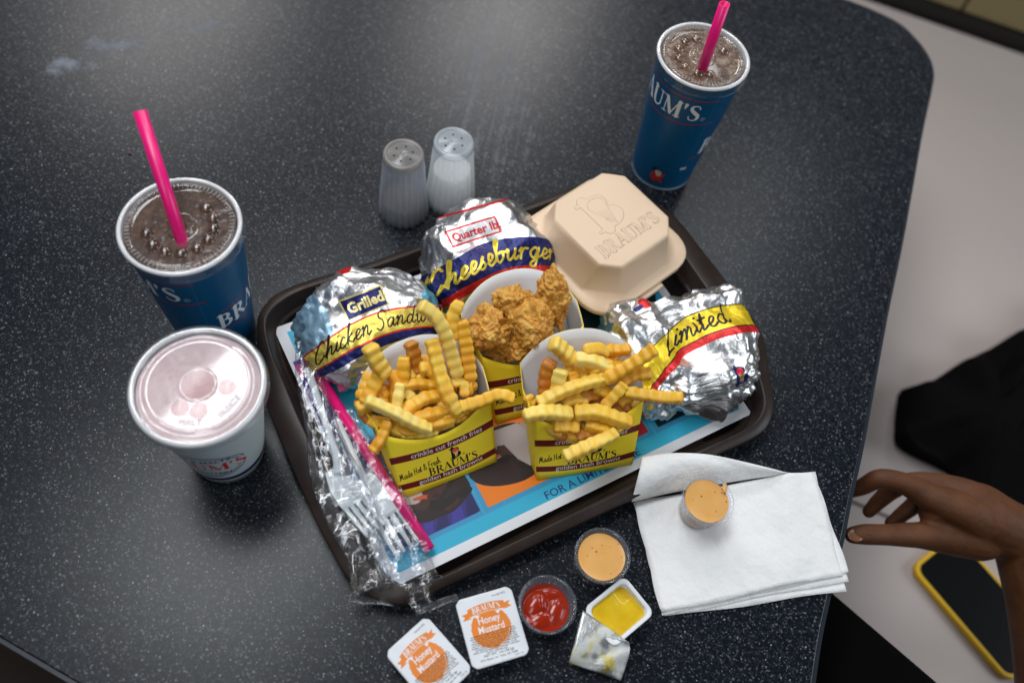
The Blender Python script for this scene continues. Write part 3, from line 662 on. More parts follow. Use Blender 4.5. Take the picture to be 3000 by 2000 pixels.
# ------------------------------------------------------------------ salt and pepper
def shaker(cx, cy, fill, mfill, mbody, mcap, label, spin):
    t = thing('shaker', label, 'shaker', (cx, cy, 0), 'salt and pepper shakers', yaw=spin); H = 8.2
    fl = lambda a, z: .035*math.cos(22*a)*min(1, max(0, (7.7-z)/.6))
    V, Fs, _ = lathe([(2.0, 0), (2.3, .0), (2.38, .25), (2.36, 1.0), (2.2, 3), (2.02, 5), (1.88, 7), (1.82, 7.7)], 120, fl); mesh('shaker_body', V, Fs, mbody, t)
    V, Fs, _ = lathe([(.01, .15), (2.1, .15), (2.12, .6), (2.2-.09*fill, fill-.15), (2.1-.09*fill, fill), (.01, fill+.15)], 48); mesh('contents', V, Fs, mfill, t)
    V, Fs, _ = lathe([(1.8, 7.55), (1.86, 7.7), (1.86, 8.05), (1.8, 8.2), (1.5, 8.22), (1.42, 8.1), (1.36, 8.1), (1.3, 8.14), (.5, 8.18), (.42, 8.24), (.3, 8.18), (.02, 8.18)], 60); cap = mesh('cap', V, Fs, mcap, t)
    for k in range(6):
        a = k*math.pi/3+.3; V, Fs = disc(.11, 8.185, 12, (.88*math.cos(a), .88*math.sin(a))); mesh('hole', V, Fs, m_hole, cap, smooth=False)
shaker(-13.05, 51.75, 1.9, m_pepper, m_shaker2, m_cap_grey, 'pepper shaker with grey cap and dark powder low inside', .2)
shaker(-8.98, 54.35, 4.6, m_salt, m_shaker, m_cap_white, 'salt shaker half full of white salt', .5)

# ------------------------------------------------------------------ foam clamshell
def clamshell():
    c = tr(30.4, 19.8, .6); t = thing('foam_box', 'tan foam clamshell burger box with embossed lid', 'food box', c, yaw=YAW+R(12.6))
    def ring(half, cut, z, bulge=0.0, n=7):
        P = []
        for k in range(4):
            a = k*math.pi/2; ca, sa = math.cos(a), math.sin(a)
            p0 = np.array([half, half-cut]); p2 = np.array([half-cut, half]); p1 = np.array([half, half])*bulge+(p0+p2)/2*(1-bulge)
            for i in range(n):
                s = i/(n-1); q = (1-s)**2*p0+2*s*(1-s)*p1+s*s*p2; P.append((ca*q[0]-sa*q[1], sa*q[0]+ca*q[1], z))
        return P
    def loft(rings, capA=False, capB=True):
        n = len(rings[0]); V = [p for r in rings for p in r]; Fs = []
        for k in range(len(rings)-1):
            for i in range(n): Fs.append((k*n+i, k*n+(i+1) % n, (k+1)*n+(i+1) % n, (k+1)*n+i))
        if capA: Fs.append(tuple(range(n))[::-1])
        if capB: Fs.append(tuple((len(rings)-1)*n+i for i in range(n)))
        return V, Fs
    m, nt, b = new_mat('tan_foam'); v = coords(nt); b.inputs['Base Color'].default_value = (.74, .55, .385, 1); b.inputs['Roughness'].default_value = .42
    b.inputs['Subsurface Weight'].default_value = .25; b.inputs['Subsurface Scale'].default_value = .4*CM; b.inputs['Subsurface Radius'].default_value = (1, .6, .4)
    bump(nt, b, noise(nt, v, 5, 3), .12, .03)
    A = Art(512, 512, 8.6, 8.6, (0, 0, 0, 1)); g = (1, 1, 1)
    emblem(A, 2.6, 3.6, 3.6, g, (.45, .45, .45), (.5, .5, .5)); A.strokes(SERIF, "BRAUM'S", 4.3, 1.5, 1.35, g, align=.5, sx=.95)
    im = A.image('foam_emboss', True); m2 = m.copy(); m2.name = 'tan_foam_embossed'; nt2 = m2.node_tree; b2 = nt2.nodes['Principled BSDF']
    ti = img_node(nt2, im); bump(nt2, b2, ti.outputs[0], 1.0, .12)
    V, Fs = loft([ring(4.7, 2.0, 0, .6), ring(4.8, 2.0, .15, .6), ring(5.5, 2.2, 2.75, .6), ring(6.15, 2.6, 2.9, .8), ring(6.2, 2.6, 3.1, .8)], True, False); mod_solid(mesh('box_base', V, Fs, m, t), .2)
    V, Fs = loft([ring(6.25, 2.6, 2.75, .8), ring(6.3, 2.6, 3.25, .8), ring(6.2, 2.6, 3.4, .8), ring(5.65, 2.7, 3.45, .75), ring(5.5, 2.8, 3.55, .15), ring(5.4, 2.8, 3.75, .05), ring(4.55, 1.75, 6.45, .05), ring(4.4, 1.5, 6.78, .05), ring(4.22, 1.35, 6.9, .05), ring(4.1, 1.3, 6.88, .05)], False, False)
    lid = mesh('box_lid', V, Fs, m, t)
    r = ring(4.1, 1.3, 6.88, .05); top = mesh('lid_top', r, [tuple(range(len(r)))], m2, lid, smooth=False, uvs=[(.5+x/8.6, .5+y/8.6) for x, y, z in r])
    V, Fs = prism([(-1.5, -.45), (1.5, -.45), (1.3, .35), (-1.3, .35)], 0, .55)
    ta = mesh('latch_tab', [(x, y-6.25, z+2.35) for x, y, z in V], Fs, m, t); mod_bevel(ta, .2, 3)
clamshell()

# ------------------------------------------------------------------ foil-wrapped burgers
TEAL = (.03, .33, .55, .62)
def art_chicken():
    A = Art(900, 900, 14, 14, (.5, .5, .5, 0))
    cv = lambda x: 8.2-.040*(x-8.2)**2
    xs = np.linspace(0, 14, 40)
    def bandp(lo, hi, col): A.poly([(x, cv(x)+lo) for x in xs]+[(x, cv(x)+hi) for x in xs[::-1]], col)
    A.poly([(0, 4), (3.2, 5.6), (3.4, 9.2), (2.6, 11.2), (0, 12)], TEAL); A.poly([(11.5, 8), (14, 7), (14, 9.5), (11.8, 8.9)], (.12, .35, .5))
    bandp(-2.75, -1.9, NAVY); bandp(-1.95, .1, RED); bandp(-1.8, -.05, (.78, .60, .10))
    A.strokes(SCRIPT, 'Chicken Sandwich', 7.3, -1.35, 1.5, (.01, .01, .012), align=.5, curve=lambda u: cv(u+7.3), slant=.25, pen=.085, sx=.93)
    f = A.frame(4.9, 8.2, 1, R(9)); A.poly(f([(-.15, -.1), (3.75, -.1), (3.75, 1.75), (-.15, 1.75)]), (.72, .6, .2)); A.poly(f([(0, 0), (3.6, 0), (3.6, 1.6), (0, 1.6)]), NAVY)
    q = f([(.25, .4)])[0]; A.text('Grilled', q[0], q[1], 1.25, (.85, .72, .3), rot=R(9), bold=.04, sx=.95)
    A.ell(5.8, 12.6, .75, .6, RED); A.line([(4.6, 12.4), (5.1, 12.5)], .4, NAVY); A.line([(6.5, 12.9), (6.9, 13.2)], .4, NAVY)
    return A.image('chicken_wrap_art')
def art_cheese():
    A = Art(900, 900, 14, 14, (.5, .5, .5, 0)); cv = lambda x: 8.0-.042*(x-8.0)**2; xs = np.linspace(0, 14, 40)
    def bandp(lo, hi, col, c=cv): A.poly([(x, c(x)+lo) for x in xs]+[(x, c(x)+hi) for x in xs[::-1]], col)
    bandp(-3.5, -2.6, RED); bandp(-2.65, 0, NAVY)
    A.strokes(SCRIPT, 'Cheeseburger', 7.4, -1.95, 1.9, (.80, .60, .05), align=.5, curve=lambda u: cv(u+7.4), slant=.22, pen=.12, sx=1.02)
    l2 = lambda x: 11.0+.02*x; bandp(0, .22, RED, l2)
    f = A.frame(4.3, 8.3, .92, R(3)); A.poly(f([(0, 0), (5.2, 0), (5.2, 1.75), (0, 1.75)]), RED); A.poly(f([(.18, .18), (5.02, .18), (5.02, 1.57), (.18, 1.57)]), (.72, .73, .75))
    q = f([(.4, .5)])[0]; A.text('Quarter lb.', q[0], q[1], 1.05, RED, rot=R(3), bold=.03, sx=.95)
    return A.image('cheeseburger_wrap_art')
def art_limited():
    A = Art(900, 900, 14, 14, (.5, .5, .5, 0)); cv = lambda x: 10.2-.045*(x-10.5)**2; xs = np.linspace(0, 14, 40)
    def bandp(lo, hi, col): A.poly([(x, cv(x)+lo) for x in xs]+[(x, cv(x)+hi) for x in xs[::-1]], col)
    bandp(-2.75, -2.1, RED); bandp(-2.1, .1, (.015, .015, .015)); bandp(-2.0, 0, (.80, .58, .02))
    A.strokes(SCRIPT, 'Limited', 8.0, -1.55, 1.75, (.012, .012, .012), align=.5, curve=lambda u: cv(u+8.0), slant=.22, pen=.10, sx=1.05)
    A.ell(5.0, 12.2, .6, .5, RED); A.line([(3.9, 11.8), (4.5, 12.0)], .4, NAVY)
    emblem(A, 9.4, 3.2, 1.5, NAVY, (.7, .03, .06), (.35, .25, .08))
    return A.image('limited_wrap_art')
def burger(a, b, rx, ry, H, ex, label, art, spin, seed, crump, uvs=14.0, uvo=(0, 0), tilt=.62):
    c = tr(a, b, .62); t = thing('foil_burger', label, 'wrapped burger', c, 'foil wrapped sandwiches', yaw=YAW+spin)
    v, f = ICO[6]
    sg = np.sign(v)*np.abs(v)**ex
    sg /= np.maximum(1e-6, (np.abs(sg)**(2/ex)).sum(1)[:, None]**(ex/2))
    zt = v[:, 2]
    P = np.stack([sg[:, 0]*rx, sg[:, 1]*ry, np.where(zt > 0, sg[:, 2]*H*.68, sg[:, 2]*H*.32)+H*.32], -1)
    nrm = v/np.array([rx, ry, H*.5]); nrm /= np.linalg.norm(nrm, axis=1)[:, None]
    side = np.clip(.52-zt*.36, .17, .62)*crump
    d = creases(P, 4, .11, seed+2)*.22*crump + creases(P, 9, .28, seed)*.36*side + creases(P, 10, .75, seed+5)*.40*side + creases(P, 8, 1.5, seed+8)*.26*np.clip(side*2.2, .4, 1.0) + .10*vnoise(P, .35, seed)
    P = P+nrm*d[:, None]
    # gathered folds where the sheet is tucked in low on the sides
    ang = np.arctan2(P[:, 1], P[:, 0]); low = np.clip(.55-zt, 0, 1)
    P[:, :2] *= (1+.022*low*crump*np.abs(((ang*9/np.pi+.8*vnoise(P, .5, seed+3)) % 1)-.5)*2)[:, None]
    P[:, 2] = np.maximum(P[:, 2], .02)
    w = P[:, 1]*math.cos(tilt)+(P[:, 2]-H*.5)*math.sin(tilt)
    UV = np.stack([.5+(P[:, 0]+uvo[0])/uvs, .5+(w+uvo[1])/uvs], -1)
    return mesh('foil_wrap', P, f, foil_mat('printed_foil', art), t, smooth=True, uvs=UV)
burger(7.3, 20.4, 6.0, 5.4, 6.6, .80, 'foil wrapped grilled chicken sandwich at the left of the tray', art_chicken(), R(-8), 3, 1.0, 13.2)
burger(19.6, 22.7, 5.9, 5.6, 7.0, .80, 'foil wrapped quarter pound cheeseburger beside the foam box', art_cheese(), R(-6), 21, .95, 13.4, (1.0, -.3))
lb = burger(31.3, 7.2, 6.5, 5.4, 5.2, .56, 'crumpled foil wrapped sandwich with yellow Limited band at right', art_limited(), R(-8), 42, 1.15, 13.6, (.4, .2), .45)

# ------------------------------------------------------------------ yellow cartons
def carton_art():
    A = Art(900, 900, 12, 12, (*YEL, 1))
    def b(y0, y1, rise): A.poly([(x, y0+rise*(x-6)+.018*(x-6)**2) for x in np.linspace(0, 12, 30)]+[(x, y1+rise*(x-6)+.018*(x-6)**2) for x in np.linspace(12, 0, 30)], DKRED)
    b(3.42, 4.10, 0); b(.6, 1.2, 0)
    WH = (.72, .68, .66); IN = (.012, .010, .012); cv = lambda u: .018*u*u
    A.text('crinkle cut french fries', 6.3, 3.58, .68, WH, align=.5, curve=lambda u: .018*(u+.3)**2, sx=1.0, bold=.012)
    A.text('golden hash browns', 6.2, .73, .66, WH, align=.5, curve=lambda u: .018*(u+.2)**2, sx=1.05, bold=.012)
    A.strokes(SCRIPT, 'Made Hot & Fresh', 3.72, 2.1, .64, IN, align=.5, slant=.1, pen=.10, rot=R(7), sx=.64)
    emblem(A, 6.4, 2.22, 1.02, IN)
    A.strokes(SERIF, "BRAUM'S", 6.5, 1.34, .74, IN, align=.5, sx=1.06)
    A.text('®', 8.75, 1.25, .3, IN); A.text('®', 7.4, 2.2, .3, IN)
    return A.image('carton_art')
def carton_mats():
    im = carton_art(); m = printed('carton_print', im, .42, .25)
    side = Art(128, 256, 4, 12, (*YEL, 1)); emblem(side, 1.2, 6.2, 1.3, (.02, .015, .02)); side.rect(0, .55, 4, 1.2, YEL)
    return m, printed('carton_side_print', side.image('carton_side_art'), .42, .25), pbr('carton_white_inside', (.66, .655, .66), .55)
MC, MS_, MI = carton_mats()
W0, W1, D0, D1, HS, HD, HB = 8.4, 9.6, 2.3, 4.2, 9.05, 5.0, 11.4
def carton_frame(pose):
    x, y, yaw, tilt = pose
    c, s = math.cos(yaw), math.sin(yaw); ct, st = math.cos(tilt), math.sin(tilt)
    def f(p):
        u, d, h = p[:3]; d2 = d*ct+h*st; h2 = h*ct-d*st
        return np.array([x+u*c-d2*s, y+u*s+d2*c, h2+.66+.55*0])
    return f
def carton(pose, label, cat_label_group):
    f = carton_frame(pose); t = thing('food_carton', label, 'carton', (pose[0], pose[1], .62), cat_label_group)
    hw = lambda h: W0/2+(W1-W0)/2*h/10; dp = lambda h: D0+(D1-D0)*h/10
    def front(a, b):
        u = 2*a-1; top = HD+(7.0-HD)*abs(u)**2.1; h = top*b; x = u*hw(h); d = -.25*(1-u*u)*(.3+h/8)
        return (*f((x, d, h)), .5+x/12, h/12)
    def back(a, b):
        u = 1-2*a; top = HB-(HB-9.25)*abs(u)**2.3; h = top*b; x = u*hw(h); d = dp(h)+.3*(1-u*u)*(h/10)
        return (*f((x, d, h)), .02, .98)
    def gus(sg):
        def g(a, b):
            top = 7.0+(9.25-7.0)*(a**.8); h = top*b; k = 1-abs(2*a-1); x = sg*(hw(h)+.28*k*(.4+h/10)); d = dp(h)*a
            return (*f((x, d, h)), a, h/12)
        return g
    for nm, fn, nu, nv, mt in (('front_panel', front, 28, 10, MC), ('back_panel', back, 28, 12, MC), ('side_panel', gus(1), 6, 10, MS_), ('side_panel', gus(-1), 6, 10, MS_)):
        V, Fs, UV = grid(nu, nv, fn)
        if fn is not front and fn is not back and nm == 'side_panel':
            pass
        flip = (nm == 'side_panel' and V[0][0]*math.cos(pose[2])+V[0][1]*math.sin(pose[2]) < pose[0]*math.cos(pose[2])+pose[1]*math.sin(pose[2]))
        if flip: Fs = [q[::-1] for q in Fs]
        o = mesh(nm, V, Fs, [mt, MI], t, uvs=UV, world=True); mod_solid(o, .05, -1, 1)
    q = [f(p) for p in ((-W0/2, 0, .05), (W0/2, 0, .05), (W0/2, D0, .05), (-W0/2, D0, .05))]; mesh('bottom_panel', q, [(0, 1, 2, 3)], MI, t, smooth=False, world=True)
    return f
POSE_L = (-2.585, 25.26, .616, .53); POSE_R = (8.288, 28.391, .384, .46); POSE_C = (3.75, 33.35, .571, .56)
fL = carton(POSE_L, 'yellow fries carton at the front left of the tray', 'yellow paper food cartons')
fR = carton(POSE_R, 'yellow fries carton at the front right of the tray', 'yellow paper food cartons')
fC = carton(POSE_C, 'yellow carton of fried chicken between the burgers', 'yellow paper food cartons')
def mouth(f):
    p0 = f((0, 0, HD)); p1 = f((0, D1, HB)); p2 = f((1, 0, HD)); n = np.cross(p2-p0, p1-p0); n /= np.linalg.norm(n)
    if n[2] < 0: n = -n
    C = np.array([0, 0, CAM_H])
    def g(px, py, off):
        d = at(px, py, 0)-C; d /= np.linalg.norm(d); t = ((p0-C)@n)/(d@n); return C+d*(t-off)
    return g
GL, GR, GC = mouth(fL), mouth(fR), mouth(fC)

# ------------------------------------------------------------------ crinkle-cut fries
def fry_mat():
    m, nt, b = new_mat('crinkle_fry'); v = coords(nt); oi = nd(nt, 'ShaderNodeObjectInfo')
    n1 = noise(nt, v, .7, 5, .6, .6)
    k = math_(nt, 'ADD', math_(nt, 'MULTIPLY', n1, .7), math_(nt, 'MULTIPLY', oi.outputs['Random'], .3))
    c = ramp(nt, k, [(.28, (.92, .69, .18)), (.45, (.92, .60, .08)), (.62, (.90, .49, .032)), (.82, (.70, .31, .012))])
    c = mixc(nt, math_(nt, 'MULTIPLY', ramp(nt, noise(nt, v, .28, 3, .5), [(.48, (0, 0, 0)), (.72, (1, 1, 1))]), .55), c, (.80, .36, .03))
    nt.links.new(mixc(nt, 1.0, c, oi.outputs['Color'], 'MULTIPLY'), b.inputs['Base Color'])
    b.inputs['Roughness'].default_value = .42; b.inputs['Subsurface Weight'].default_value = .35; b.inputs['Subsurface Scale'].default_value = .28*CM; b.inputs['Subsurface Radius'].default_value = (1, .6, .15)
    n0 = bump(nt, None, noise(nt, v, 4, 4, .6), .35, .06); bump(nt, b, noise(nt, v, 16, 2), .2, .02, n0)
    return m
M_FRY = fry_mat()
def fry(P, w, label, group, tone=0, roll=0.0, h=None, seed=0):
    """P: 2-3 points; w, h: width and thickness; ridges run across all four faces"""
    L = sum(np.linalg.norm(np.array(P[i+1])-np.array(P[i])) for i in range(len(P)-1)); n = max(16, int(L/.075))
    w = w*1.0
    rb = np.random.default_rng(seed+77); P = [np.array(p, float) for p in P]
    if len(P) == 2: P = [P[0], (P[0]+P[1])/2+rb.normal(size=3)*.14, P[1]]
    C = spline(P, n); c0 = C.mean(0); h = h or w*.9; m = 16; V = []; Fs = []
    r = np.random.default_rng(seed+5); ph = r.random()*6.28; amp = .045+.03*r.random(); per = .70+.14*r.random()
    up = np.array([0, 0, 1.]); s = 0; wv = 1+.13*vnoise(np.stack([np.linspace(0, L, n), np.zeros(n), np.zeros(n)], -1), .45, seed+3)+.05*vnoise(np.stack([np.linspace(0, L, n), np.zeros(n), np.zeros(n)], -1), 1.6, seed+4)
    for k in range(n):
        tdir = C[min(k+1, n-1)]-C[max(k-1, 0)]; tdir /= np.linalg.norm(tdir)
        a = np.cross(tdir, up)
        if np.linalg.norm(a) < .2: a = np.cross(tdir, [1., 0, 0])
        a /= np.linalg.norm(a); b = np.cross(a, tdir)
        if k: s += np.linalg.norm(C[k]-C[k-1])
        e = min(s, L-s); end = min(1, .74+e*1.6) if e < .17 else 1.0
        rg = .62*math.cos(2*math.pi*s/per+2*ph)+.38*(2*abs(math.cos(math.pi*s/per+ph))-1.27)
        for i in range(m):
            q = 2*math.pi*(i+.5)/m+roll; q0 = 2*math.pi*(i+.5)/m
            x = math.copysign(abs(math.cos(q0))**.42, math.cos(q0)); y = math.copysign(abs(math.sin(q0))**.42, math.sin(q0))
            x *= .5*w*end*wv[k]*(1+amp*rg*(1.0)); y *= .5*h*end*wv[k]*(1+amp*1.3*rg)
            xr, yr = x*math.cos(roll)-y*math.sin(roll), x*math.sin(roll)+y*math.cos(roll)
            V.append(C[k]+a*xr+b*yr)
    V = np.array(V); nz = vnoise(V, 1.1, seed)*.05+vnoise(V, 2.6, seed+1)*.025
    cc = np.repeat(C, m, 0); dv = V-cc; V = V+dv/np.linalg.norm(dv, axis=1)[:, None]*nz[:, None]
    for k in range(n-1):
        for i in range(m): Fs.append((k*m+i, k*m+(i+1) % m, (k+1)*m+(i+1) % m, (k+1)*m+i))
    Fs.append(tuple(range(m))[::-1]); Fs.append(tuple((n-1)*m+i for i in range(m)))
    o = mesh('crinkle_fry', V-c0, Fs, M_FRY); o.location = Vector(c0)*CM
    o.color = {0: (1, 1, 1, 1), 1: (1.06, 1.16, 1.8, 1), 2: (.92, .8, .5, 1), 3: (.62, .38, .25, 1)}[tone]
    return tag(o, label, 'fry', group)
zl = lambda x, y: (1000+x/2.45, 860+y/2.45)
zr = lambda x, y: (1480+x/2.9036, 920+y/2.9036)
GA, GB = 'crinkle fries in the left carton', 'crinkle fries in the right carton'
lf = [  # zoom points with height above the mouth, width, tone, label
 ([(200, 370, 2.6), (250, 480, 2.0), (320, 590, 1.2)], 1.10, 0, 'tall fry leaning at the left edge of the left carton'),
 ([(300, 540, 1.2), (240, 650, .9), (170, 790, .5)], 1.15, 0, 'fry lying below the tall left edge fry in the left carton'),
 ([(450, 455, .9), (450, 560, .5), (455, 650, .1)], .95, 0, 'short upright fry against the back of the left carton'),
 ([(490, 345, .8), (520, 440, .4), (560, 570, -.1)], 1.0, 3, 'dark orange fry against the back of the left carton'),
 ([(645, 325, 1.8), (700, 540, 1.7), (760, 720, 1.6), (835, 860, 1.2)], 1.06, 1, 'long pale fry lying on top of the left carton'),
 ([(560, 80, 3.2), (680, 170, 2.8), (760, 330, 2.0), (835, 590, .6)], 1.05, 0, 'long curved fry reaching from the left carton to the sandwich band'),
 ([(850, 55, 2.6), (800, 170, 2.0), (810, 330, 1.2)], .95, 0, 'fry standing tallest at the right back of the left carton'),
 ([(865, 185, 2.0), (900, 400, 1.2), (930, 620, .4)], 1.05, 2, 'golden fry along the right edge of the left carton'),
 ([(425, 640, 1.0), (405, 760, .9), (385, 880, .5)], .80, 1, 'pale tapering fry upright in the middle of the left carton'),
 ([(175, 760, 1.6), (390, 860, 1.4), (520, 930, 1.1), (640, 975, .7)], .95, 1, 'pale fry crossing the front rim of the left carton'),
 ([(335, 905, .9), (310, 990, .8), (270, 1070, .9), (220, 1135, .8)], .85, 2, 'browned fry hanging over the left front corner of the left carton'),
 ([(440, 845, .4), (580, 760, .4), (730, 720, .2)], .98, 0, None),
 ([(470, 905, .3), (620, 870, .4), (790, 835, .3)], 1.0, 2, None),
 ([(845, 815, 1.0), (1000, 770, 1.3), (1130, 725, 1.7), (1240, 755, 1.9)], 1.02, 0, 'fry sticking out past the right edge of the left carton'),
 ([(440, 660, .3), (560, 645, .3), (690, 655, .2)], .85, 2, None),
 ([(560, 545, .5), (620, 540, .5), (690, 600, .3)], .95, 0, None),
 ([(780, 640, .4), (870, 640, .4), (890, 740, .2)], .8, 0, None),
 ([(110, 830, .4), (190, 800, .4), (300, 760, .3)], .95, 2, None),
 ([(925, 610, .3), (930, 730, .1)], .45, 2, None),
 ([(480, 590, .1), (600, 600, .1)], .9, 0, None), ([(350, 560, .2), (390, 650, .2), (350, 800, -.2)], .9, 2, None),
 ([(200, 900, .0), (320, 930, .0)], .95, 0, None), ([(560, 700, -.5), (760, 780, -.5)], 1.0, 2, None), ([(300, 800, -.5), (520, 800, -.5)], 1.0, 2, None),
 ([(700, 560, -.4), (820, 700, -.5)], 1.0, 2, None), ([(620, 930, -.5), (860, 860, -.5)], 1.0, 2, None), ([(260, 660, -.6), (420, 720, -.6)], 1.0, 3, None),
 ([(480, 500, -.5), (700, 480, -.6)], 1.0, 2, None), ([(860, 500, -.5), (800, 700, -.7)], 1.0, 3, None),([(450, 950, -.6), (680, 960, -.6)], 1.0, 3, None), ([(380, 940, -.1), (560, 985, -.1)], 1.0, 2, None), ([(600, 950, -.1), (800, 900, -.1)], 1.0, 2, None), ([(800, 880, -.1), (930, 780, -.1)], 1.0, 0, None), ([(240, 920, -.2), (430, 1000, -.25)], .95, 2, None), ([(420, 1005, -.3), (690, 985, -.3)], .95, 0, None), ([(660, 970, -.3), (900, 870, -.3)], .95, 2, None), ([(880, 860, -.3), (1000, 740, -.3)], .95, 2, None), ([(130, 760, -.2), (200, 920, -.3)], .95, 3, None), ([(200, 560, -.3), (130, 760, -.3)], .95, 2, None), ([(700, 900, .05), (860, 850, .05)], 1.0, 2, None), ([(820, 870, -.1), (960, 790, -.1)], .95, 3, None), ([(720, 830, .1), (800, 740, .1)], .95, 0, None), ([(330, 690, .4), (280, 800, .3)], 1.0, 2, None), ([(430, 700, .2), (520, 760, .2)], .9, 0, None), ([(880, 700, .1), (960, 640, -.1)], .8, 2, None)]
rf = [
 ([(395, 235, 1.6), (480, 300, 1.2), (580, 400, .6)], 1.25, 0, 'thick fry against the upper left of the right carton'),
 ([(595, 380, 1.2), (740, 400, 1.1), (910, 470, .8)], 1.10, 1, 'pale fry near the top of the right carton'),
 ([(665, 315, .9), (780, 290, .9), (885, 330, .7)], 1.0, 0, None),
 ([(860, 310, .6), (960, 310, .7), (1065, 295, .8)], .95, 2, None),
 ([(400, 385, .7), (350, 480, .5), (335, 680, .0)], 1.1, 3, 'dark brown fry against the left side of the right carton'),
 ([(480, 470, 1.2), (455, 560, .9), (435, 650, .5)], 1.1, 1, 'short stubby fry upright in the left of the right carton'),
 ([(280, 765, 1.0), (480, 660, 1.3), (680, 590, 1.3), (850, 545, 1.0)], 1.05, 0, 'long golden fry across the middle of the right carton'),
 ([(840, 570, 1.3), (980, 480, 1.7), (1130, 390, 2.2), (1280, 290, 2.8)], 1.05, 0, 'long fry pointing from the right carton to the Limited band'),
 ([(960, 600, .9), (1100, 520, 1.2), (1250, 500, 1.6)], .95, 2, 'golden fry under the long fry at the right carton'),
 ([(1020, 590, 1.5), (940, 680, 1.3), (830, 790, .8)], .95, 1, 'bent pale fry in the right of the right carton'),
 ([(1020, 660, 1.4), (1180, 680, 1.7), (1350, 705, 2.0), (1510, 710, 2.2)], .95, 0, 'fry sticking straight out right of the right carton'),
 ([(155, 865, 1.7), (330, 830, 1.5), (565, 850, .9)], 1.15, 1, 'pale fry overhanging the left edge of the right carton'),
 ([(590, 840, .9), (760, 830, 1.2), (930, 880, 1.3), (1070, 925, 1.1)], 1.15, 0, 'ridged golden fry crossing the front of the right carton'),
 ([(410, 960, .7), (510, 955, .7), (620, 965, .5)], .95, 2, None),
 ([(680, 930, .4), (800, 960, .6), (930, 990, .5)], 1.1, 0, None),
 ([(500, 1215, 1.3), (640, 1150, 1.5), (800, 1080, 1.5), (945, 1010, 1.1)], 1.05, 1, 'pale fry hanging in front of the right carton panel'),
 ([(600, 1050, .2), (790, 1025, .2)], .9, 3, None),
 ([(190, 690, .3), (250, 770, .2)], .8, 2, None), ([(550, 570, .5), (615, 510, .7)], .5, 0, None),
 ([(500, 480, .1), (700, 520, .1)], 1.1, 2, None), ([(700, 450, .3), (860, 560, .2)], 1.1, 2, None), ([(560, 720, -.1), (800, 680, -.1)], 1.1, 3, None),
 ([(820, 700, .2), (960, 640, .3)], 1.0, 0, None), ([(960, 760, .0), (1080, 700, .2)], 1.0, 2, None), ([(280, 700, -.2), (420, 720, -.2)], 1.0, 3, None),
 ([(380, 900, -.3), (640, 910, -.4)], 1.1, 2, None), ([(640, 990, -.4), (900, 1000, -.5)], 1.1, 2, None), ([(900, 820, -.4), (1060, 780, -.3)], 1.0, 3, None), ([(880, 390, .2), (1000, 420, .2)], 1.0, 0, None),
 ([(620, 800, -.6), (880, 790, -.6)], 1.1, 3, None), ([(330, 930, -.1), (480, 1010, -.1)], 1.0, 2, None), ([(520, 1030, -.1), (760, 1050, -.1)], 1.0, 2, None), ([(820, 1030, -.1), (1000, 930, -.1)], 1.0, 0, None), ([(230, 850, -.3), (400, 1000, -.35)], .95, 2, None), ([(420, 1030, -.35), (680, 1075, -.35)], .95, 3, None), ([(680, 1060, -.35), (900, 1020, -.35)], .95, 2, None), ([(880, 1010, -.3), (1060, 880, -.3)], .95, 2, None), ([(1050, 880, -.3), (1120, 740, -.3)], .9, 0, None), ([(760, 620, .5), (900, 720, .5)], 1.0, 2, None), ([(480, 760, .4), (700, 740, .4)], 1.0, 2, None), ([(330, 820, .3), (520, 790, .3)], 1.0, 3, None), ([(600, 600, .5), (560, 480, .5)], .9, 2, None), ([(720, 500, .7), (900, 400, .7)], .9, 0, None)]
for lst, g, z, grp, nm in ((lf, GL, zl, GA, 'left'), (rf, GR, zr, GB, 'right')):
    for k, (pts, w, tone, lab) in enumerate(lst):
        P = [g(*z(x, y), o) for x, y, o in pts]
        fry(P, w, lab or ['golden yellow', 'pale', 'deep golden', 'dark brown'][tone]+' crinkle fry half buried in the heap of the %s carton' % nm, grp, tone, roll=.25*math.sin(k*2.3), seed=k+(50 if nm == 'right' else 0))

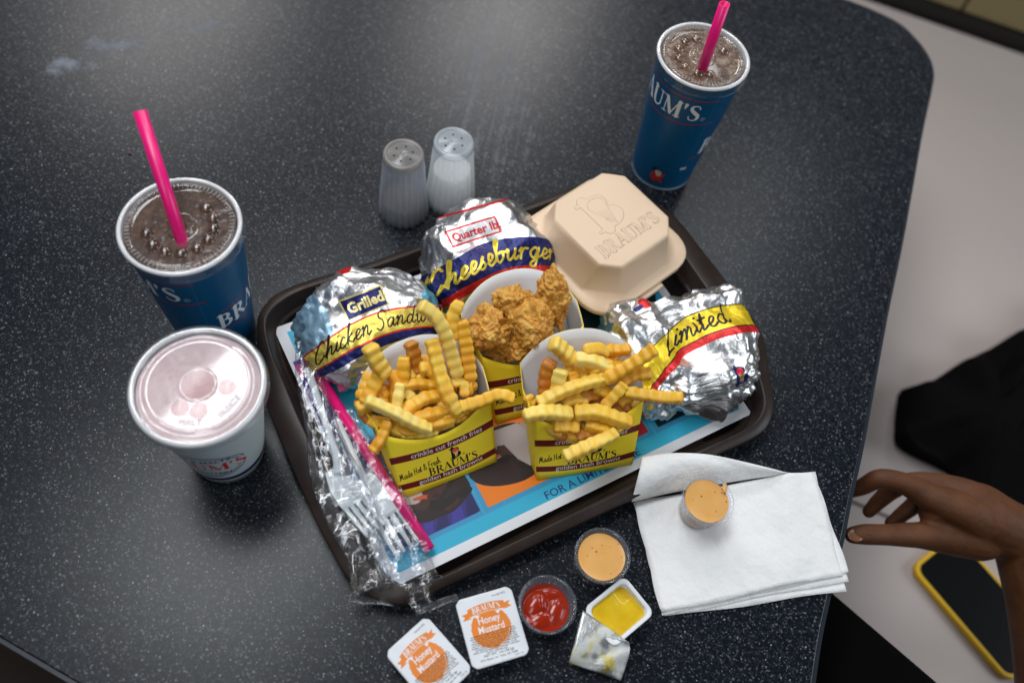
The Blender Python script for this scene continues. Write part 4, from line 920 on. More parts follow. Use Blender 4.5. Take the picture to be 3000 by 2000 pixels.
# ------------------------------------------------------------------ fried chicken
def chicken_mat():
    m, nt, b = new_mat('fried_breading'); v = coords(nt)
    k = noise(nt, v, 1.1, 7, .68, .5)
    nt.links.new(ramp(nt, k, [(.30, (.32, .115, .012)), (.45, (.56, .245, .028)), (.58, (.72, .385, .065)), (.74, (.84, .56, .18))]), b.inputs['Base Color'])
    b.inputs['Roughness'].default_value = .5; b.inputs['Subsurface Weight'].default_value = .15; b.inputs['Subsurface Scale'].default_value = .2*CM
    n0 = bump(nt, None, noise(nt, v, 5, 5, .7), .7, .1); bump(nt, b, noise(nt, v, 14, 3), .4, .03, n0)
    return m
M_CH = chicken_mat()
def chicken(pts, rads, label, seed):
    """pts: pixel + height above the mouth along the piece's spine"""
    C = [GC(*p) for p in pts]; c0 = np.mean(C, 0); v, f = ICO[6]
    ax = C[-1]-C[0]; L = np.linalg.norm(ax); ax /= L; q = Vector(ax).to_track_quat('X', 'Z').to_matrix(); Rm = np.array(q)
    spine = spline(C, 21)
    rads = [q*1.58 for q in rads]; s = (v[:, 0]+1)/2; idx = s*20; i0 = np.clip(idx.astype(int), 0, 19); fr = (idx-i0)[:, None]
    base = spine[i0]*(1-fr)+spine[i0+1]*fr
    rr = np.interp(s, np.linspace(0, 1, len(rads)), rads)
    lat = v.copy(); lat[:, 0] = np.where(np.abs(v[:, 0]) > .9, (np.abs(v[:, 0])-.9)*np.sign(v[:, 0])*4, 0)
    P = base+(lat@Rm.T)*rr[:, None]
    nrm = (v@Rm.T)
    Q = P+.35*np.stack([vnoise(P, .9, seed+7), vnoise(P, .9, seed+8), vnoise(P, .9, seed+9)], -1)
    d = .42*vnoise(P, .38, seed)+.34*(0.5-cells(Q, .62, seed))+.26*(.5-cells(Q, 1.35, seed+2))+.26*(.5-cells(Q, 2.5, seed+4))+.15*(.5-cells(Q, 4.6, seed+1))-.5*np.maximum(0, vnoise(Q, 1.5, seed+12)-.25)
    P = P+nrm*(d*np.clip(rr, .5, 1.3))[:, None]
    o = mesh('fried_chicken', P-c0, f, M_CH); o.location = Vector(c0)*CM
    return tag(o, label, 'fried chicken', 'fried chicken pieces in the carton')
zc = lambda x, y: (1340+x/4.611, 800+y/4.611)
def cp(*a): return [(*zc(x, y), o) for x, y, o in a]
chicken(cp((780, 170, 1.0), (760, 330, .9), (700, 620, .2)), [.85, 1.15, 1.1], 'smooth rounded chicken piece at the back of the carton', 5)
chicken(cp((1300, -90, 3.2), (1270, 120, 2.6), (1330, 420, 1.6), (1400, 800, .6)), [.42, .78, 1.02, .75], 'tallest chicken strip standing at the right of the carton', 11)
chicken(cp((660, 440, 1.7), (900, 640, 2.0), (1080, 800, 1.7), (1220, 940, 1.0)), [.9, 1.35, 1.3, .7], 'large pale chicken piece at the front centre of the carton', 23)
chicken(cp((400, 500, 1.5), (300, 680, 1.3), (460, 860, 1.0), (620, 1000, .5)), [.75, 1.1, 1.2, .9], 'chicken piece at the left rim of the carton', 31)
chicken(cp((640, 840, 1.0), (840, 980, .8), (900, 1040, .3)), [.85, 1.0, .7], 'craggy chicken piece under the large pale one', 44)
chicken(cp((880, 1180, -.4), (1060, 1000, -.3)), [.8, .9], 'dark chicken crumb deep at the front of the carton', 52)
chicken(cp((480, 1060, -.6), (760, 1120, -.9)), [.9, .9], 'shadowed chicken piece low at the front of the carton', 61)

# ------------------------------------------------------------------ wrapped forks
def fork(path, label, w_head, twist):
    """path pixel points with height: handle end, neck, shoulder, tine tips"""
    P = [at(*p) for p in path]; t = thing('plastic_fork', label, 'fork', P[1], 'white plastic forks')
    a, nk, sh, tip = P; ax = (tip-sh); Lh = np.linalg.norm(ax); ax /= Lh; sd = np.cross([0, 0, 1.], ax); sd /= np.linalg.norm(sd); sd = sd*math.cos(twist)+np.array([0, 0, 1.])*math.sin(twist)
    C = spline([a, (a+nk)/2+np.array([0, 0, .25]), nk+np.array([0, 0, .15]), nk*.4+sh*.6], 24); V = []
    for k, c in enumerate(C):
        s = k/23; hw = .30+.12*abs(s-.4)+(.35*max(0, s-.8)*5*.5 if s > .8 else 0)
        tdir = C[min(k+1, 23)]-C[max(k-1, 0)]; tdir /= np.linalg.norm(tdir); q = np.cross([0, 0, 1.], tdir); q /= np.linalg.norm(q); n = np.cross(tdir, q)
        for x, y in ((-1, .02), (-.75, .16), (.75, .16), (1, .02), (.7, -.06), (-.7, -.06)): V.append(c+q*x*hw+n*y)
    Fs = [(k*6+i, k*6+(i+1) % 6, k*6+6+(i+1) % 6, k*6+6+i) for k in range(23) for i in range(6)]+[tuple(range(6))[::-1], tuple(23*6+i for i in range(6))]
    mesh('handle', V, Fs, m_fork, t, world=True)
    up = np.cross(ax, sd)
    def hp(s, x): return sh+ax*(s*Lh)+sd*x+up*(.35*(s-.35)**2-.1*abs(x)**2*.0+.12*(abs(x)/w_head*2)**2)
    n = 12; V = []; 
    for k in range(n+1):
        s = -.35+.75*k/n; hw = w_head/2*(.42+.58*min(1, max(0, (s+.35)/.4))**.8)
        for j in range(9): V.append(hp(s, hw*(j/4-1)))
    Fs = [(k*9+j, k*9+j+1, k*9+10+j, k*9+9+j) for k in range(n) for j in range(8)]
    mod_solid(mesh('fork_head', V, Fs, m_fork, t, world=True), .14, 0)
    for j in range(4):
        x = w_head*(-.5+.125+.25*j); V = []
        for k in range(9):
            s = .38+.62*k/8; hw = w_head*.092*(1-.45*k/8)
            V += [hp(s, x-hw), hp(s, x+hw)]
        mod_solid(mesh('tine', V, [(2*k, 2*k+1, 2*k+3, 2*k+2) for k in range(8)], m_fork, t, world=True), .14, 0)
fork([(903, 1085, 3.0), (983, 1330, 2.9), (1000, 1425, 2.6), (1098, 1556, 2.6)], 'white plastic fork nearest the tray rim in clear film', 2.3, -.35)
fork([(985, 1230, 2.0), (1060, 1390, 1.9), (1100, 1450, 1.6), (1195, 1610, 1.4)], 'white plastic fork beside the pink straw in clear film', 2.6, .05)
def film(path, widths, th, label, seed, n=70, m=26):
    C = spline([at(*p) for p in path], n); W = np.interp(np.linspace(0, 1, n), np.linspace(0, 1, len(widths)), widths); H = np.interp(np.linspace(0, 1, n), np.linspace(0, 1, len(th)), th)
    t = thing('film_wrapper', label, 'wrapper', C[n//2], 'clear cutlery wrappers'); V = []
    for k in range(n):
        td = C[min(k+1, n-1)]-C[max(k-1, 0)]; td /= np.linalg.norm(td); q = np.cross([0, 0, 1.], td); q /= np.linalg.norm(q); u = np.cross(td, q)
        for i in range(m):
            a = 2*math.pi*i/m; V.append(C[k]+q*W[k]/2*math.cos(a)+u*H[k]/2*math.copysign(abs(math.sin(a))**.8, math.sin(a)))
    V = np.array(V); d = creases(V, 6, .25, seed, .5)*.20+creases(V, 7, .8, seed+9, .5)*.22
    d = d*(1+1.8*np.clip((np.repeat(np.linspace(0, 1, n), m)-.68)/.2, 0, 1))
    V[:, 2] += d*1.2; V[:, :2] += np.stack([d, -d], -1)*.35; V[:, 2] = np.maximum(V[:, 2], .62 if False else .05)
    Fs = [(k*m+i, k*m+(i+1) % m, (k+1)*m+(i+1) % m, (k+1)*m+i) for k in range(n-1) for i in range(m)]
    mesh('film_sleeve', V, Fs, m_film, t, world=True)
    return t, C
def seal(t, p0, p1, depth, z, seed):
    a, b = at(*p0, z), at(*p1, z); L = np.linalg.norm(b-a); d = (b-a)/L; q = np.cross(d, [0, 0, 1.]); 
    if q[1] > 0: q = -q
    nz = 36; V, Fs = [], []
    for i in range(nz+1):
        for j in range(7):
            s = i/nz; e = depth*(j/6) + (.10*(i % 2) if j == 6 else 0)
            V.append(a+d*L*s+q*e+np.array([0, 0, .10*math.sin(j*2.6)+.18*math.sin(s*9+seed)]))
    Fs = [(i*7+j, i*7+j+1, i*7+8+j, i*7+7+j) for i in range(nz) for j in range(6)]
    mesh('crimped_seal', V, Fs, m_seal, t, smooth=False, world=True)
tA, _ = film([(890, 975, 3.4), (905, 1100, 3.3), (945, 1260, 3.2), (985, 1400, 3.0), (1035, 1520, 2.7), (1066, 1620, 2.5), (1082, 1690, 2.3), (1094, 1738, 1.9)], [1.2, 2.2, 2.6, 4.0, 4.0, 2.6, 3.0, 3.6], [.3, .9, .9, .9, .8, .7, .6, .2], 'clear film sleeve ending at the tray corner', 70)
seal(tA, (1024, 1742), (1156, 1752), .5, 1.7, 1)
tB, _ = film([(985, 1200, 2.2), (1040, 1330, 2.0), (1105, 1460, 1.8), (1160, 1580, 1.7), (1195, 1650, 1.9), (1232, 1710, 2.2), (1268, 1752, 1.9)], [2.4, 3.6, 4.4, 4.4, 4.0, 3.0, 3.6], [.4, .9, .9, .7, .6, .6, .2], 'clear film sleeve hanging over the front tray rim', 90)
seal(tB, (1222, 1778), (1338, 1736), .5, 1.6, 2)

# ------------------------------------------------------------------ dipping cups
def sauce_mat():
    m, nt, b = new_mat('orange_sauce'); v = coords(nt); b.inputs['Roughness'].default_value = .22
    vo = nd(nt, 'ShaderNodeTexVoronoi'); vo.inputs['Scale'].default_value = 3.0; nt.links.new(v, vo.inputs['Vector']); sc = nd(nt, 'ShaderNodeSeparateColor'); nt.links.new(vo.outputs['Color'], sc.inputs[0])
    f = math_(nt, 'MULTIPLY', math_(nt, 'LESS_THAN', vo.outputs['Distance'], math_(nt, 'MULTIPLY', sc.outputs[1], .24)), math_(nt, 'GREATER_THAN', sc.outputs[0], .42))
    base = ramp(nt, noise(nt, v, .8, 4), [(.3, (.70, .36, .10)), (.7, (.74, .41, .14))])
    nt.links.new(mixc(nt, f, base, (.20, .09, .02)), b.inputs['Base Color']); b.inputs['Subsurface Weight'].default_value = .2; b.inputs['Subsurface Scale'].default_value = .3*CM
    bump(nt, b, noise(nt, v, .7, 3), .15, .1)
    return m
M_SAUCE = sauce_mat(); M_KET = pbr('ketchup', (.31, .018, .004), .16, sss=.15, sssr=.2)
def dip_cup(px, py, z0, label, fill, rt=2.2, h=3.0, ket=False):
    c = at(px, py, z0+h); t = thing('sauce_cup', label, 'sauce cup', (c[0], c[1], z0), 'clear plastic dipping cups'); rb = 1.62
    V, Fs, _ = lathe([(.02, .05), (rb-.05, .05), (rb, .0), (rb, .1), (rt-.22, h-.18), (rt-.12, h-.1), (rt+.0, h-.1), (rt+.02, h), (rt-.16, h+.04), (rt-.24, h-.06), (rb-.05, .14)], 64); mesh('cup', V, Fs, m_cupclear, t)
    rf_ = rb+(rt-.3-rb)*fill/h
    if not ket:
        def g(u, v):
            a = 2*math.pi*u; r = rf_*v; return (r*math.cos(a), r*math.sin(a), fill+.05*math.sin(3*a+1)*v*v+.06*v**6)
        V, Fs, _ = grid(48, 12, g, True); V2, F2, _ = lathe([(rb-.08, .12), (rf_, fill+.05)], 48)
        mesh('sauce', *join([(V, Fs), (V2, F2)]), M_SAUCE, t)
        if px > 2000:
            s, f = ICO[3]; mesh('sauce_drip', [(x*.22+1.35, y*.45+1.35, z*.14+h-.12) for x, y, z in s], f, M_SAUCE, t)
    else:
        def g(u, v):
            a = 2*math.pi*u; r = rf_*v; x, y = r*math.cos(a), r*math.sin(a)
            lob = lambda cx, cy, s, k: k*max(0., 1-((x-cx)**2+(y-cy)**2)/s/s)**.8
            el = lambda cx, cy, a, b, rot, k: k*max(0., 1-(((x-cx)*math.cos(rot)+(y-cy)*math.sin(rot))/a)**2-((-(x-cx)*math.sin(rot)+(y-cy)*math.cos(rot))/b)**2)**.55
            z = max(.25, el(-.75, .15, 1.3, .85, 1.1, .62), el(.8, -.1, 1.25, .85, 1.4, .55), el(-.25, -.95, 1.2, .8, .5, .5), el(.1, .95, 1.3, .7, .2, .42), el(-.3, .35, .5, .95, .3, .72))
            return (x, y, fill-.35+z)
        V, Fs, _ = grid(72, 30, g, True); V2, F2, _ = lathe([(rb-.08, .12), (rf_, fill-.3)], 48); mesh('ketchup', *join([(V, Fs), (V2, F2)]), M_KET, t)
dip_cup(2074, 1463, .75, 'clear cup of orange sauce standing on the napkins', 2.55, 2.13, 2.9)
dip_cup(1765, 1626, .0, 'clear cup of orange sauce on the table above the opened tub', 2.6)
dip_cup(1604, 1769, .0, 'clear cup of red ketchup between the honey mustard packets and tub', 1.9, ket=True)

# ------------------------------------------------------------------ honey mustard packets
def packet_art():
    W, H = 4.0, 5.2; A = Art(620, 806, W, H, (.70, .72, .76, 1)); OR = (.74, .20, .008); BK = (.015, .015, .015); WH = (.74, .74, .76)
    cx = 1.95; a = np.linspace(0, 2*np.pi, 60, endpoint=False)
    A.poly(np.stack([cx+1.36*np.cos(a), 2.55+1.5*np.sin(a)*(1+.06*np.sin(a))], -1), OR)
    for k in range(20): A.ell(cx+1.36*math.cos(k), 2.55+1.5*math.sin(k), .05, .05, OR)
    A.line([(cx+1.22*math.cos(t), 2.55+1.36*math.sin(t)) for t in np.linspace(-1.35, -.25, 20)], .06, (.8, .66, .55))
    cv = lambda u: .22-.11*u*u
    A.poly([(cx-1.75, 3.55), (cx-1.15, 3.6), (cx-1.1, 4.1), (cx-1.75, 4.0), (cx-1.55, 3.8)], OR); A.poly([(cx+1.75, 3.75), (cx+1.15, 3.65), (cx+1.1, 4.1), (cx+1.75, 4.2), (cx+1.55, 3.97)], OR)
    A.poly([(cx-1.0, 3.75), (cx-.55, 3.72), (cx-.7, 3.45)], WH); A.poly([(cx+1.0, 3.75), (cx+.55, 3.72), (cx+.7, 3.45)], WH)
    xs = np.linspace(-1.3, 1.3, 20)
    A.poly([(cx+x, 3.62+cv(x)) for x in xs]+[(cx+x, 4.3+cv(x)) for x in xs[::-1]], WH); A.poly([(cx+x, 3.66+cv(x)) for x in xs]+[(cx+x, 4.26+cv(x)) for x in xs[::-1]], OR)
    A.strokes(SERIF, "BRAUM'S", cx, 3.76, .42, WH, align=.5, curve=cv, sx=.86)
    A.text('Honey', cx, 3.02, .74, WH, align=.5, sx=.78, bold=.02); A.text('Mustard', cx, 2.36, .74, WH, align=.5, sx=.76, bold=.014)
    ing = ['INGREDIENTS: SOYBEAN OIL, HIGH FRUCTOSE CORN', 'SYRUP, WATER, HONEY, DISTILLED VINEGAR, MUSTARD', '(VINEGAR, WATER, MUSTARD SEED, SALT, TURMERIC,', 'PAPRIKA), EGG YOLKS, CONTAINS 2% OR LESS OF SALT,',
           'NATURAL FLAVOR, ONION POWDER, XANTHAN GUM,', 'PAPRIKA, SODIUM BENZOATE AND POTASSIUM SORBATE', '(AS PRESERVATIVES), TURMERIC, CARAMEL COLOR,', 'SPICES, CALCIUM DISODIUM EDTA ADDED TO PROTECT', 'FLAVOR. CONTAINS: EGG.']
    for k, s in enumerate(ing): A.text(s, cx, 2.2-.165*k, .155, BK, align=.5, sx=.82, bold=.02)
    A.text('NET WT. 1oz (28.3g)', cx+.05, .66, .24, BK, align=.5, bold=.01); A.text('W.H. Braum, Inc. Tuttle, OK 73089', cx, .40, .2, BK, align=.5, sx=.9, bold=.01)
    A.text('50001728', 3.0, .2, .15, BK); A.text('1', 2.1, .1, .15, BK); A.text('Item#1455', 2.55, 4.78, .22, BK)
    return A.image('honey_mustard_art')
M_PKT = printed('packet_lid_print', packet_art(), .38, .5, .15)
def rrect(w, h, r, n=6):
    P = []
    for cx, cy, a0 in ((w/2-r, h/2-r, 0), (-w/2+r, h/2-r, 90), (-w/2+r, -h/2+r, 180), (w/2-r, -h/2+r, 270)):
        for k in range(n+1):
            a = R(a0+90*k/n); P.append((cx+r*math.cos(a), cy+r*math.sin(a)))
    return P
def tub_mesh(w, h, hh, r=.55, flange=True):
    ro = [(rrect(w-1.0, h-1.0, r), 0), (rrect(w-.95, h-.95, r), .1), (rrect(w-.62, h-.62, r), hh-.12), (rrect(w, h, r), hh-.1), (rrect(w, h, r), hh)]
    n = len(ro[0][0]); V = [(x, y, z) for P, z in ro for x, y in P]
    Fs = [(k*n+i, k*n+(i+1) % n, (k+1)*n+(i+1) % n, (k+1)*n+i) for k in range(len(ro)-1) for i in range(n)]+[tuple(range(n))[::-1]]
    return V, Fs, n
def packet(TL, TR, BR, BL, z, label, seed):
    P = [at(*p, z) for p in (TL, TR, BR, BL)]; c = sum(P)/4; ex = (P[1]-P[0]+P[2]-P[3])/2; w = np.linalg.norm(ex); ey = (P[0]-P[3]+P[1]-P[2])/2; hgt = np.linalg.norm(ey)
    t = thing('mustard_packet', label, 'sauce packet', (c[0], c[1], 0), 'sealed honey mustard packets', yaw=math.atan2(ex[1], ex[0]))
    V, Fs, n = tub_mesh(w-.15, hgt-.15, z-.06); mesh('tub', V, Fs, m_tubwhite, t)
    cut = .35
    def g(u, v):
        x, y = (u-.5)*w, (v-.5)*hgt
        e = max(abs(u-.5), abs(v-.5))*2; cx, cy = abs(x)-(w/2-cut), abs(y)-(hgt/2-cut)
        if cx > 0 and cy > 0 and cx+cy > cut: s = cut/(cx+cy); x = math.copysign(w/2-cut+cx*s, x); y = math.copysign(hgt/2-cut+cy*s, y)
        z_ = z+.02-.05*(1-e*e)+(.05*math.sin(5*u*3+seed)*max(0, e-.8)*5*.5)+.03*math.sin(3*u+4*v+seed)
        return (x, y, z_, u, v)
    V, Fs, UV = grid(30, 36, g); mod_solid(mesh('lid_foil', V, Fs, M_PKT, t, uvs=UV), .03, 1)
packet((1333, 1757), (1500, 1716), (1548, 1912), (1384, 1968), 1.9, 'sealed honey mustard packet left of the ketchup cup', 1)
packet((1128, 1913), (1250, 1800), (1385, 1962), (1262, 2080), 1.9, 'sealed honey mustard packet cut by the bottom edge', 4)
def open_tub():
    z = 1.9; P = [at(*p, z) for p in ((1708, 1783), (1829, 1685), (1918, 1795), (1844, 1883))]
    P[3] = P[0]+P[2]-P[1]
    c = sum(P)/4; ex = (P[1]-P[0]); ey = P[0]-P[3]; w = np.linalg.norm(ex); hgt = np.linalg.norm((P[1]-P[2]))
    yaw = math.atan2(ex[1], ex[0])
    t = thing('opened_mustard_tub', 'opened white tub of yellow mustard with its foil lid peeled back', 'sauce tub', (c[0], c[1], 0), yaw=yaw)
    V, Fs, n = tub_mesh(w, hgt, z, .6); mesh('tub', V, Fs, m_tubwhite, t)
    ro = [(rrect(w, hgt, .6), z+.005), (rrect(w-.55, hgt-.55, .55), z+.03), (rrect(w-.65, hgt-.65, .55), z-.12), (rrect(w-.85, hgt-.85, .5), .5)]
    V = [(x, y, q) for r_, q in ro for x, y in r_]; n = len(ro[0][0]); Fs = [(k*n+i, (k*n+(i+1) % n), (k+1)*n+(i+1) % n, (k+1)*n+i) for k in range(3) for i in range(n)]; mesh('flange', V, Fs, m_tubwhite, t)
    m, nt, b = new_mat('yellow_mustard'); b.inputs['Roughness'].default_value = .15; v = coords(nt); nt.links.new(ramp(nt, noise(nt, v, .7, 4), [(.3, (.66, .40, .012)), (.7, (.74, .52, .02))]), b.inputs['Base Color']); bump(nt, b, noise(nt, v, .9, 3), .3, .12)
    ww, hh = (w-.7)/2, (hgt-.7)/2
    def g(u, v):
        x, y = (2*u-1)*ww, (2*v-1)*hh; e = math.hypot(max(0, abs(x)-ww+.5), max(0, abs(y)-hh+.5)); 
        if e > .5: s = .5/e; x = math.copysign(ww-.5+(abs(x)-ww+.5)*s, x); y = math.copysign(hh-.5+(abs(y)-hh+.5)*s, y)
        zz = z-.42+.1*math.sin(2.1*x+.5)*math.cos(1.7*y)
        if x > ww*.45 and y > hh*.2: zz -= .28*((x-ww*.45)/ww)+.1
        return (x, y, zz)
    V, Fs, _ = grid(24, 24, g); mesh('mustard', V, Fs, m, t)
    # peeled lid folding down to the table
    ms, nt, b = new_mat('peeled_foil'); v = coords(nt); b.inputs['Roughness'].default_value = .3
    k = noise(nt, v, .55, 5, .6, .7); c_ = ramp(nt, k, [(.40, (.62, .64, .66)), (.55, (.70, .71, .66)), (.63, (.72, .64, .30)), (.68, (.72, .52, .03)), (.76, (.68, .69, .66))])
    nt.links.new(c_, b.inputs['Base Color']); nt.links.new(ramp(nt, noise(nt, v, .5, 3), [(.45, (.85,)*3), (.55, (.1,)*3)]), b.inputs['Metallic']); bump(nt, b, noise(nt, v, 1.5, 5, .6), .5, .12)
    A = [at(1708, 1786, z+.06), at(1838, 1878, z+.06)]; Bq = [at(1667, 1925, 1.2), at(1853, 1890, 1.25)]; Cq = [at(1668, 1940, .9), at(1818, 1992, .35)]
    def g(u, v):
        r = [A[0]*(1-u)+A[1]*u, Bq[0]*(1-u)+Bq[1]*u, Cq[0]*(1-u)+Cq[1]*u]
        q = (1-v)**2*r[0]+2*v*(1-v)*(r[1]+np.array([0, 0, .7]))+v*v*r[2]
        q = q+np.array([0, 0, .10*math.sin(6*u+4*v)*v+.06*math.sin(15*u*v)]); return tuple(q)
    V, Fs, _ = grid(22, 22, g); c3, s3 = math.cos(-yaw), math.sin(-yaw); L = np.array(V)-np.array([c[0], c[1], 0])
    L = np.stack([L[:, 0]*c3-L[:, 1]*s3, L[:, 0]*s3+L[:, 1]*c3, L[:, 2]], -1)
    mod_solid(mesh('peeled_lid', L, Fs, ms, t), .03, 0)
open_tub()

# ------------------------------------------------------------------ napkins
def napkin_mat():
    m, nt, b = new_mat('embossed_napkin'); v = coords(nt); b.inputs['Base Color'].default_value = (.80, .80, .80, 1); b.inputs['Roughness'].default_value = .9; b.inputs['Specular IOR Level'].default_value = .1
    mp = nd(nt, 'ShaderNodeMapping'); mp.inputs['Rotation'].default_value = (0, 0, .5); nt.links.new(v, mp.inputs['Vector'])
    vo = nd(nt, 'ShaderNodeTexVoronoi'); vo.inputs['Scale'].default_value = 4.2; vo.inputs['Randomness'].default_value = .15; nt.links.new(mp.outputs[0], vo.inputs['Vector'])
    n0 = bump(nt, None, vo.outputs['Distance'], .35, .05); bump(nt, b, noise(nt, v, .30, 4), .9, .6, n0)
    return m
M_NAP = napkin_mat()
def quad_sheet(C, z, seed, label, amp=.12, nu=34, nv=26, extra=None, lift=None):
    q = [at(*p, zz) for p, zz in zip(C, z)]; c = sum(q)/4; t = thing('napkin', label, 'napkin', c, 'white paper napkins')
    def g(u, v):
        p = (q[0]*(1-u)+q[1]*u)*(1-v)+(q[3]*(1-u)+q[2]*u)*v
        n = amp*(math.sin(3.1*u+2*v+seed)*math.sin(2.2*v+seed*1.3)+.5*math.sin(7*u-5*v+seed))*.6
        if extra: n += extra(u, v)
        e = min(u, 1-u, v, 1-v); p = p+np.array([.08*math.sin(11*v+seed)*(1 if u in (0, 1) else 0), .08*math.sin(9*u+seed)*(1 if v in (0, 1) else 0), n]); return tuple(p)
    V, Fs, _ = grid(nu, nv, g); mod_solid(mesh('paper_layer', V, Fs, M_NAP, t, world=True), .05, 0); return t
# corners: upper left, upper right, lower right, lower left
quad_sheet([(1862, 1472), (2384, 1392), (2482, 1730), (1950, 1806)], [.12, .12, .25, .12], 1, 'bottom napkin of the stack with corner spread past the table edge', .03)
quad_sheet([(1860, 1471), (2384, 1390), (2484, 1700), (1945, 1803)], [.22, .24, .38, .22], 3, 'second lowest napkin of the stack', .03)
quad_sheet([(1858, 1470), (2385, 1387), (2487, 1677), (1940, 1800)], [.34, .38, .52, .34], 5, 'napkin just under the top one with sharp right corner', .03)
quad_sheet([(1856, 1468), (2386, 1378), (2470, 1680), (1936, 1794)], [.48, .55, .66, .48], 2, 'top napkin of the stack under the sauce cup', .16, extra=lambda u, v: .55*math.exp(-((u-.84+.12*v)/.08)**2)*(1-v)**.7+.25*math.exp(-((u-.35-.3*v)/.10)**2)*v*(1-v)*2+.12*math.exp(-((u-.62)/.03)**2)*v)
def flap():
    n = 40; lo = spline([at(*p) for p in ((1850, 1470, 1.35), (1950, 1446, 1.1), (2090, 1420, .85), (2200, 1402, .8), (2318, 1386, .75))], n)
    up = spline([at(*p) for p in ((1882, 1338, 2.55), (1962, 1327, 2.9), (2075, 1331, 2.8), (2195, 1356, 1.9), (2322, 1388, .95))], n)
    t = thing('napkin', 'folded back napkin flap resting on the tray rim', 'napkin', lo[20], 'white paper napkins')
    def g(u, v):
        i = u*(n-1); a = int(min(i, n-2)); f = i-a; p0 = lo[a]*(1-f)+lo[a+1]*f; p1 = up[a]*(1-f)+up[a+1]*f
        p = p0*(1-v)+p1*v; k = 1-u
        p = p+np.array([0, 0, .95*math.sin(math.pi*v)*k**.7+.16*math.sin(14*u+3*v)*v*(1-v)*3])
        if u == 0: p[0] += -.12*math.sin(math.pi*v)
        return tuple(p)
    V, Fs, _ = grid(60, 16, g); mod_solid(mesh('paper_layer', V, Fs, M_NAP, t, world=True), .05, 0)
flap()

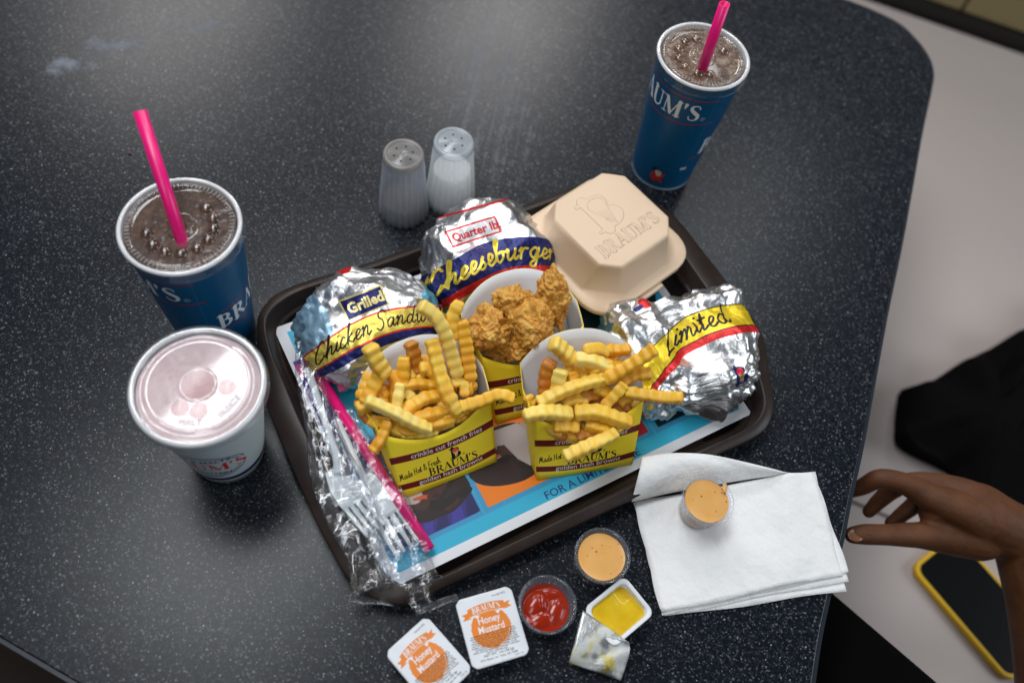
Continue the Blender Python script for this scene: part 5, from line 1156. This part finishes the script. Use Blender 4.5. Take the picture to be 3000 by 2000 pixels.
# ------------------------------------------------------------------ person, phone, jacket
def capsules(ch):
    parts = []
    for P, rad in ch:
        n = max(8, 6*len(P)); C = spline(P, n); rr = np.interp(np.linspace(0, 1, n), np.linspace(0, 1, len(rad)), rad)
        ends0 = [C[0]-(C[1]-C[0])/np.linalg.norm(C[1]-C[0])*rr[0]*math.sin(a) for a in (1.4, .9, .45)]; r0 = [rr[0]*math.cos(a) for a in (1.4, .9, .45)]
        ends1 = [C[-1]+(C[-1]-C[-2])/np.linalg.norm(C[-1]-C[-2])*rr[-1]*math.sin(a) for a in (.45, .9, 1.4)]; r1 = [rr[-1]*math.cos(a) for a in (.45, .9, 1.4)]
        parts.append(tube(list(ends0)+list(C)+list(ends1), r0+list(rr)+r1, 18))
    return join(parts)
zh = lambda x, y, z: at(2450+x/4.125, 1340+y/4.125, z)
def person():
    base = at(2990, 1640, -8); t = thing('person', 'brown skinned hand and forearm reaching from the right', 'person', base)
    wr = zh(2120, 850, -6.5); el = at(3130, 2150, -13)
    ch = [
     ([zh(2330, 1080, -7.4), at(3078, 1790, -9), at(3130, 2060, -12), at(3160, 2300, -14)], [3.1, 3.7, 4.3, 4.8]),
     ([zh(2420, 1180, -8), zh(2200, 930, -6.8), zh(1900, 780, -5.6)], [3.2, 2.8, 2.5]),
     # back of the hand: metacarpals
     ([zh(2150, 930, -6.6), zh(1800, 800, -5.9), zh(1500, 640, -5.0), zh(1000, 420, -5.0)], [2.6, 2.3, 1.8, 1.15]),
     ([zh(2150, 900, -6.6), zh(1860, 700, -5.9), zh(1600, 480, -5.2), zh(1290, 330, -5.6)], [2.6, 2.2, 1.7, 1.15]),
     ([zh(2180, 900, -7), zh(1920, 660, -6.5), zh(1750, 500, -6.2), zh(1500, 400, -7.0)], [2.5, 2.0, 1.55, 1.1]),
     ([zh(2180, 920, -7.4), zh(1950, 700, -7.3), zh(1800, 600, -7.4), zh(1660, 500, -8.4)], [2.4, 1.9, 1.4, 1.0]),
     ([zh(1500, 700, -6.4), zh(1200, 650, -6.2)], [2.2, 1.6]),
     ([zh(1900, 900, -6.8), zh(1500, 840, -6.6), zh(1200, 820, -6.8)], [2.4, 2.0, 1.4]),
     # index, middle, ring, little finger
     ([zh(1000, 400, -5.0), zh(760, 290, -4.6), zh(520, 255, -4.9), zh(320, 350, -6.4), zh(130, 420, -7.6)], [1.2, 1.0, .95, .82, .65]),
     ([zh(1290, 330, -5.6), zh(950, 290, -6.0), zh(720, 360, -7.2), zh(520, 520, -8.8), zh(395, 650, -9.8)], [1.15, .95, .95, .8, .66]),
     ([zh(1500, 420, -7.0), zh(1100, 460, -8.4), zh(880, 620, -9.8), zh(660, 790, -10.8)], [1.1, .95, .85, .65]),
     ([zh(1660, 520, -8.4), zh(1350, 600, -10), zh(1150, 760, -11)], [1.0, .85, .6]),
     # thumb from the side of the palm
     ([zh(1750, 980, -6.9), zh(1400, 960, -7.0), zh(1000, 935, -6.8), zh(600, 930, -6.4), zh(350, 925, -6.2), zh(205, 935, -6.2)], [2.1, 1.75, 1.25, 1.0, .98, .82]),
    ]
    V, Fs = capsules(ch); m, nt, b = new_mat('brown_skin'); v = coords(nt)
    nt.links.new(ramp(nt, noise(nt, v, .5, 4), [(.3, (.085, .028, .009)), (.7, (.125, .045, .016))]), b.inputs['Base Color']); b.inputs['Roughness'].default_value = .6; b.inputs['Specular IOR Level'].default_value = .35; b.inputs['Subsurface Weight'].default_value = .1; b.inputs['Subsurface Scale'].default_value = .4*CM
    vo = nd(nt, 'ShaderNodeTexVoronoi'); vo.inputs['Scale'].default_value = 6; nt.links.new(v, vo.inputs['Vector']); n0 = bump(nt, None, vo.outputs['Distance'], .3, .05); bump(nt, b, noise(nt, v, 1.2, 6, .65, .8), .45, .16, n0)
    o = mesh('arm_and_hand', V, Fs, m, t, world=True)
    rm = o.modifiers.new('remesh', 'REMESH'); rm.mode = 'VOXEL'; rm.voxel_size = .16*CM; rm.use_smooth_shade = True
    sm = o.modifiers.new('smooth', 'SMOOTH'); sm.factor = .6; sm.iterations = 8
    s, f = ICO[4]; d = zh(205, 935, 0)-zh(350, 925, 0); a = math.atan2(d[1], d[0]); c = zh(235, 935, -5.62)
    q = np.array(s)*np.array([.80, .62, .16]); q = np.stack([q[:, 0]*math.cos(a)-q[:, 1]*math.sin(a), q[:, 0]*math.sin(a)+q[:, 1]*math.cos(a), q[:, 2]], -1)+c
    mesh('thumbnail', q, f, pbr('nail', (.24, .10, .05), .25), o, world=False).location = (-np.array(t.location)).tolist()
    # trouser leg along the bench front
    a0, a1 = at(2427, 1755, -16), at(2712, 2000, -16); d = (a1-a0)/np.linalg.norm(a1-a0); nn = np.array([-d[1], d[0], 0]);
    if nn[0] > 0: nn = -nn
    r = 8.0; p0 = a0-d*22+nn*r*1.02; p1 = a1+d*40+nn*r*1.02
    V, Fs = tube([p0+(p1-p0)*k/30 for k in range(31)], [r*(1+.01*(-1)**k*0) for k in range(31)], 40)
    mt, nt, b = new_mat('dark_ribbed_cloth'); v = coords(nt); b.inputs['Roughness'].default_value = .95; b.inputs['Specular IOR Level'].default_value = .02
    b.inputs['Base Color'].default_value = (.003, .0027, .003, 1); bump(nt, b, noise(nt, v, .6, 5), .5, .2)
    mesh('trouser_leg', V, Fs, mt, t, world=True)
person()
def phone():
    z = -29.0; a, b = at(2677, 1672, z), at(2949, 1990, z); ax = (b-a)/np.linalg.norm(b-a); sd = np.array([-ax[1], ax[0], 0])
    if sd[0] < 0: sd = -sd
    L, W = 15.6, 8.3; c = (a+b)/2+sd*(W/2)
    t = thing('phone', 'phone in a yellow case lying face up on the bench', 'phone', (c[0], c[1], -30), yaw=math.atan2(ax[1], ax[0]))
    P = rrect(L, W, 1.5, 8); V, Fs = prism(P, .05, 1.05); mod_bevel(mesh('case', V, Fs, pbr('yellow_silicone', (.72, .42, .01), .5), t, smooth=False), .25, 3)
    P = rrect(L-1.0, W-1.0, 1.1, 8); V, Fs = prism(P, 1.02, 1.09); mesh('screen', V, Fs, pbr('black_glass', (.003, .003, .004), .35, spec=.15), t, smooth=False)
phone()
def jacket():
    pts = [(2642, 1141), (2703, 1130), (2868, 1034), (3000, 973), (3250, 880), (3300, 1300), (3100, 1540), (2900, 1520), (2842, 1430), (2799, 1371), (2650, 1294), (2634, 1225)]  # near end of the outline also covers shadowed seat, drawn as black cloth
    top = np.array([at(*p, -27) for p in pts]); c = top.mean(0); t = thing('black_jacket', 'black garment heaped on the bench behind the hand', 'jacket', (c[0], c[1], -30))
    ring = spline(np.vstack([top, top[:1]]), 97)[:-1]; V = []; Fs = []; n = 96
    for s, z in ((.93, -29.9), (.985, -28.5), (1.0, -27.0), (.96, -26.2), (.8, -25.2), (.5, -24.6), (.2, -24.4)):
        for p in ring: q = c+(p-c)*s; V.append((q[0], q[1], z))
    V = np.array(V); V[:, 2] += np.where(V[:, 2] > -27.5, creases(V, 6, .07, 5)*.5, 0)
    Fs = [(k*n+i, k*n+(i+1) % n, (k+1)*n+(i+1) % n, (k+1)*n+i) for k in range(6) for i in range(n)]+[tuple(6*n+i for i in range(n))]
    m, nt, b = new_mat('black_cloth'); b.inputs['Base Color'].default_value = (.004, .0036, .004, 1); b.inputs['Roughness'].default_value = .9; b.inputs['Specular IOR Level'].default_value = .04; bump(nt, b, noise(nt, coords(nt), .4, 5), .5, .4)
    mesh('cloth_heap', V, Fs, m, t, world=True)
jacket()
# crumb on the bare table
c = at(378, 449, .12); s, f = ICO[3]; cr = mesh('crumb', [(x*.26, y*.10, z*.10) for x, y, z in s], f, pbr('brown_crumb', (.16, .05, .02), .7)); cr.location = Vector(c)*CM
tag(cr, 'tiny brown crumb on the bare table above the left cup', 'crumb')
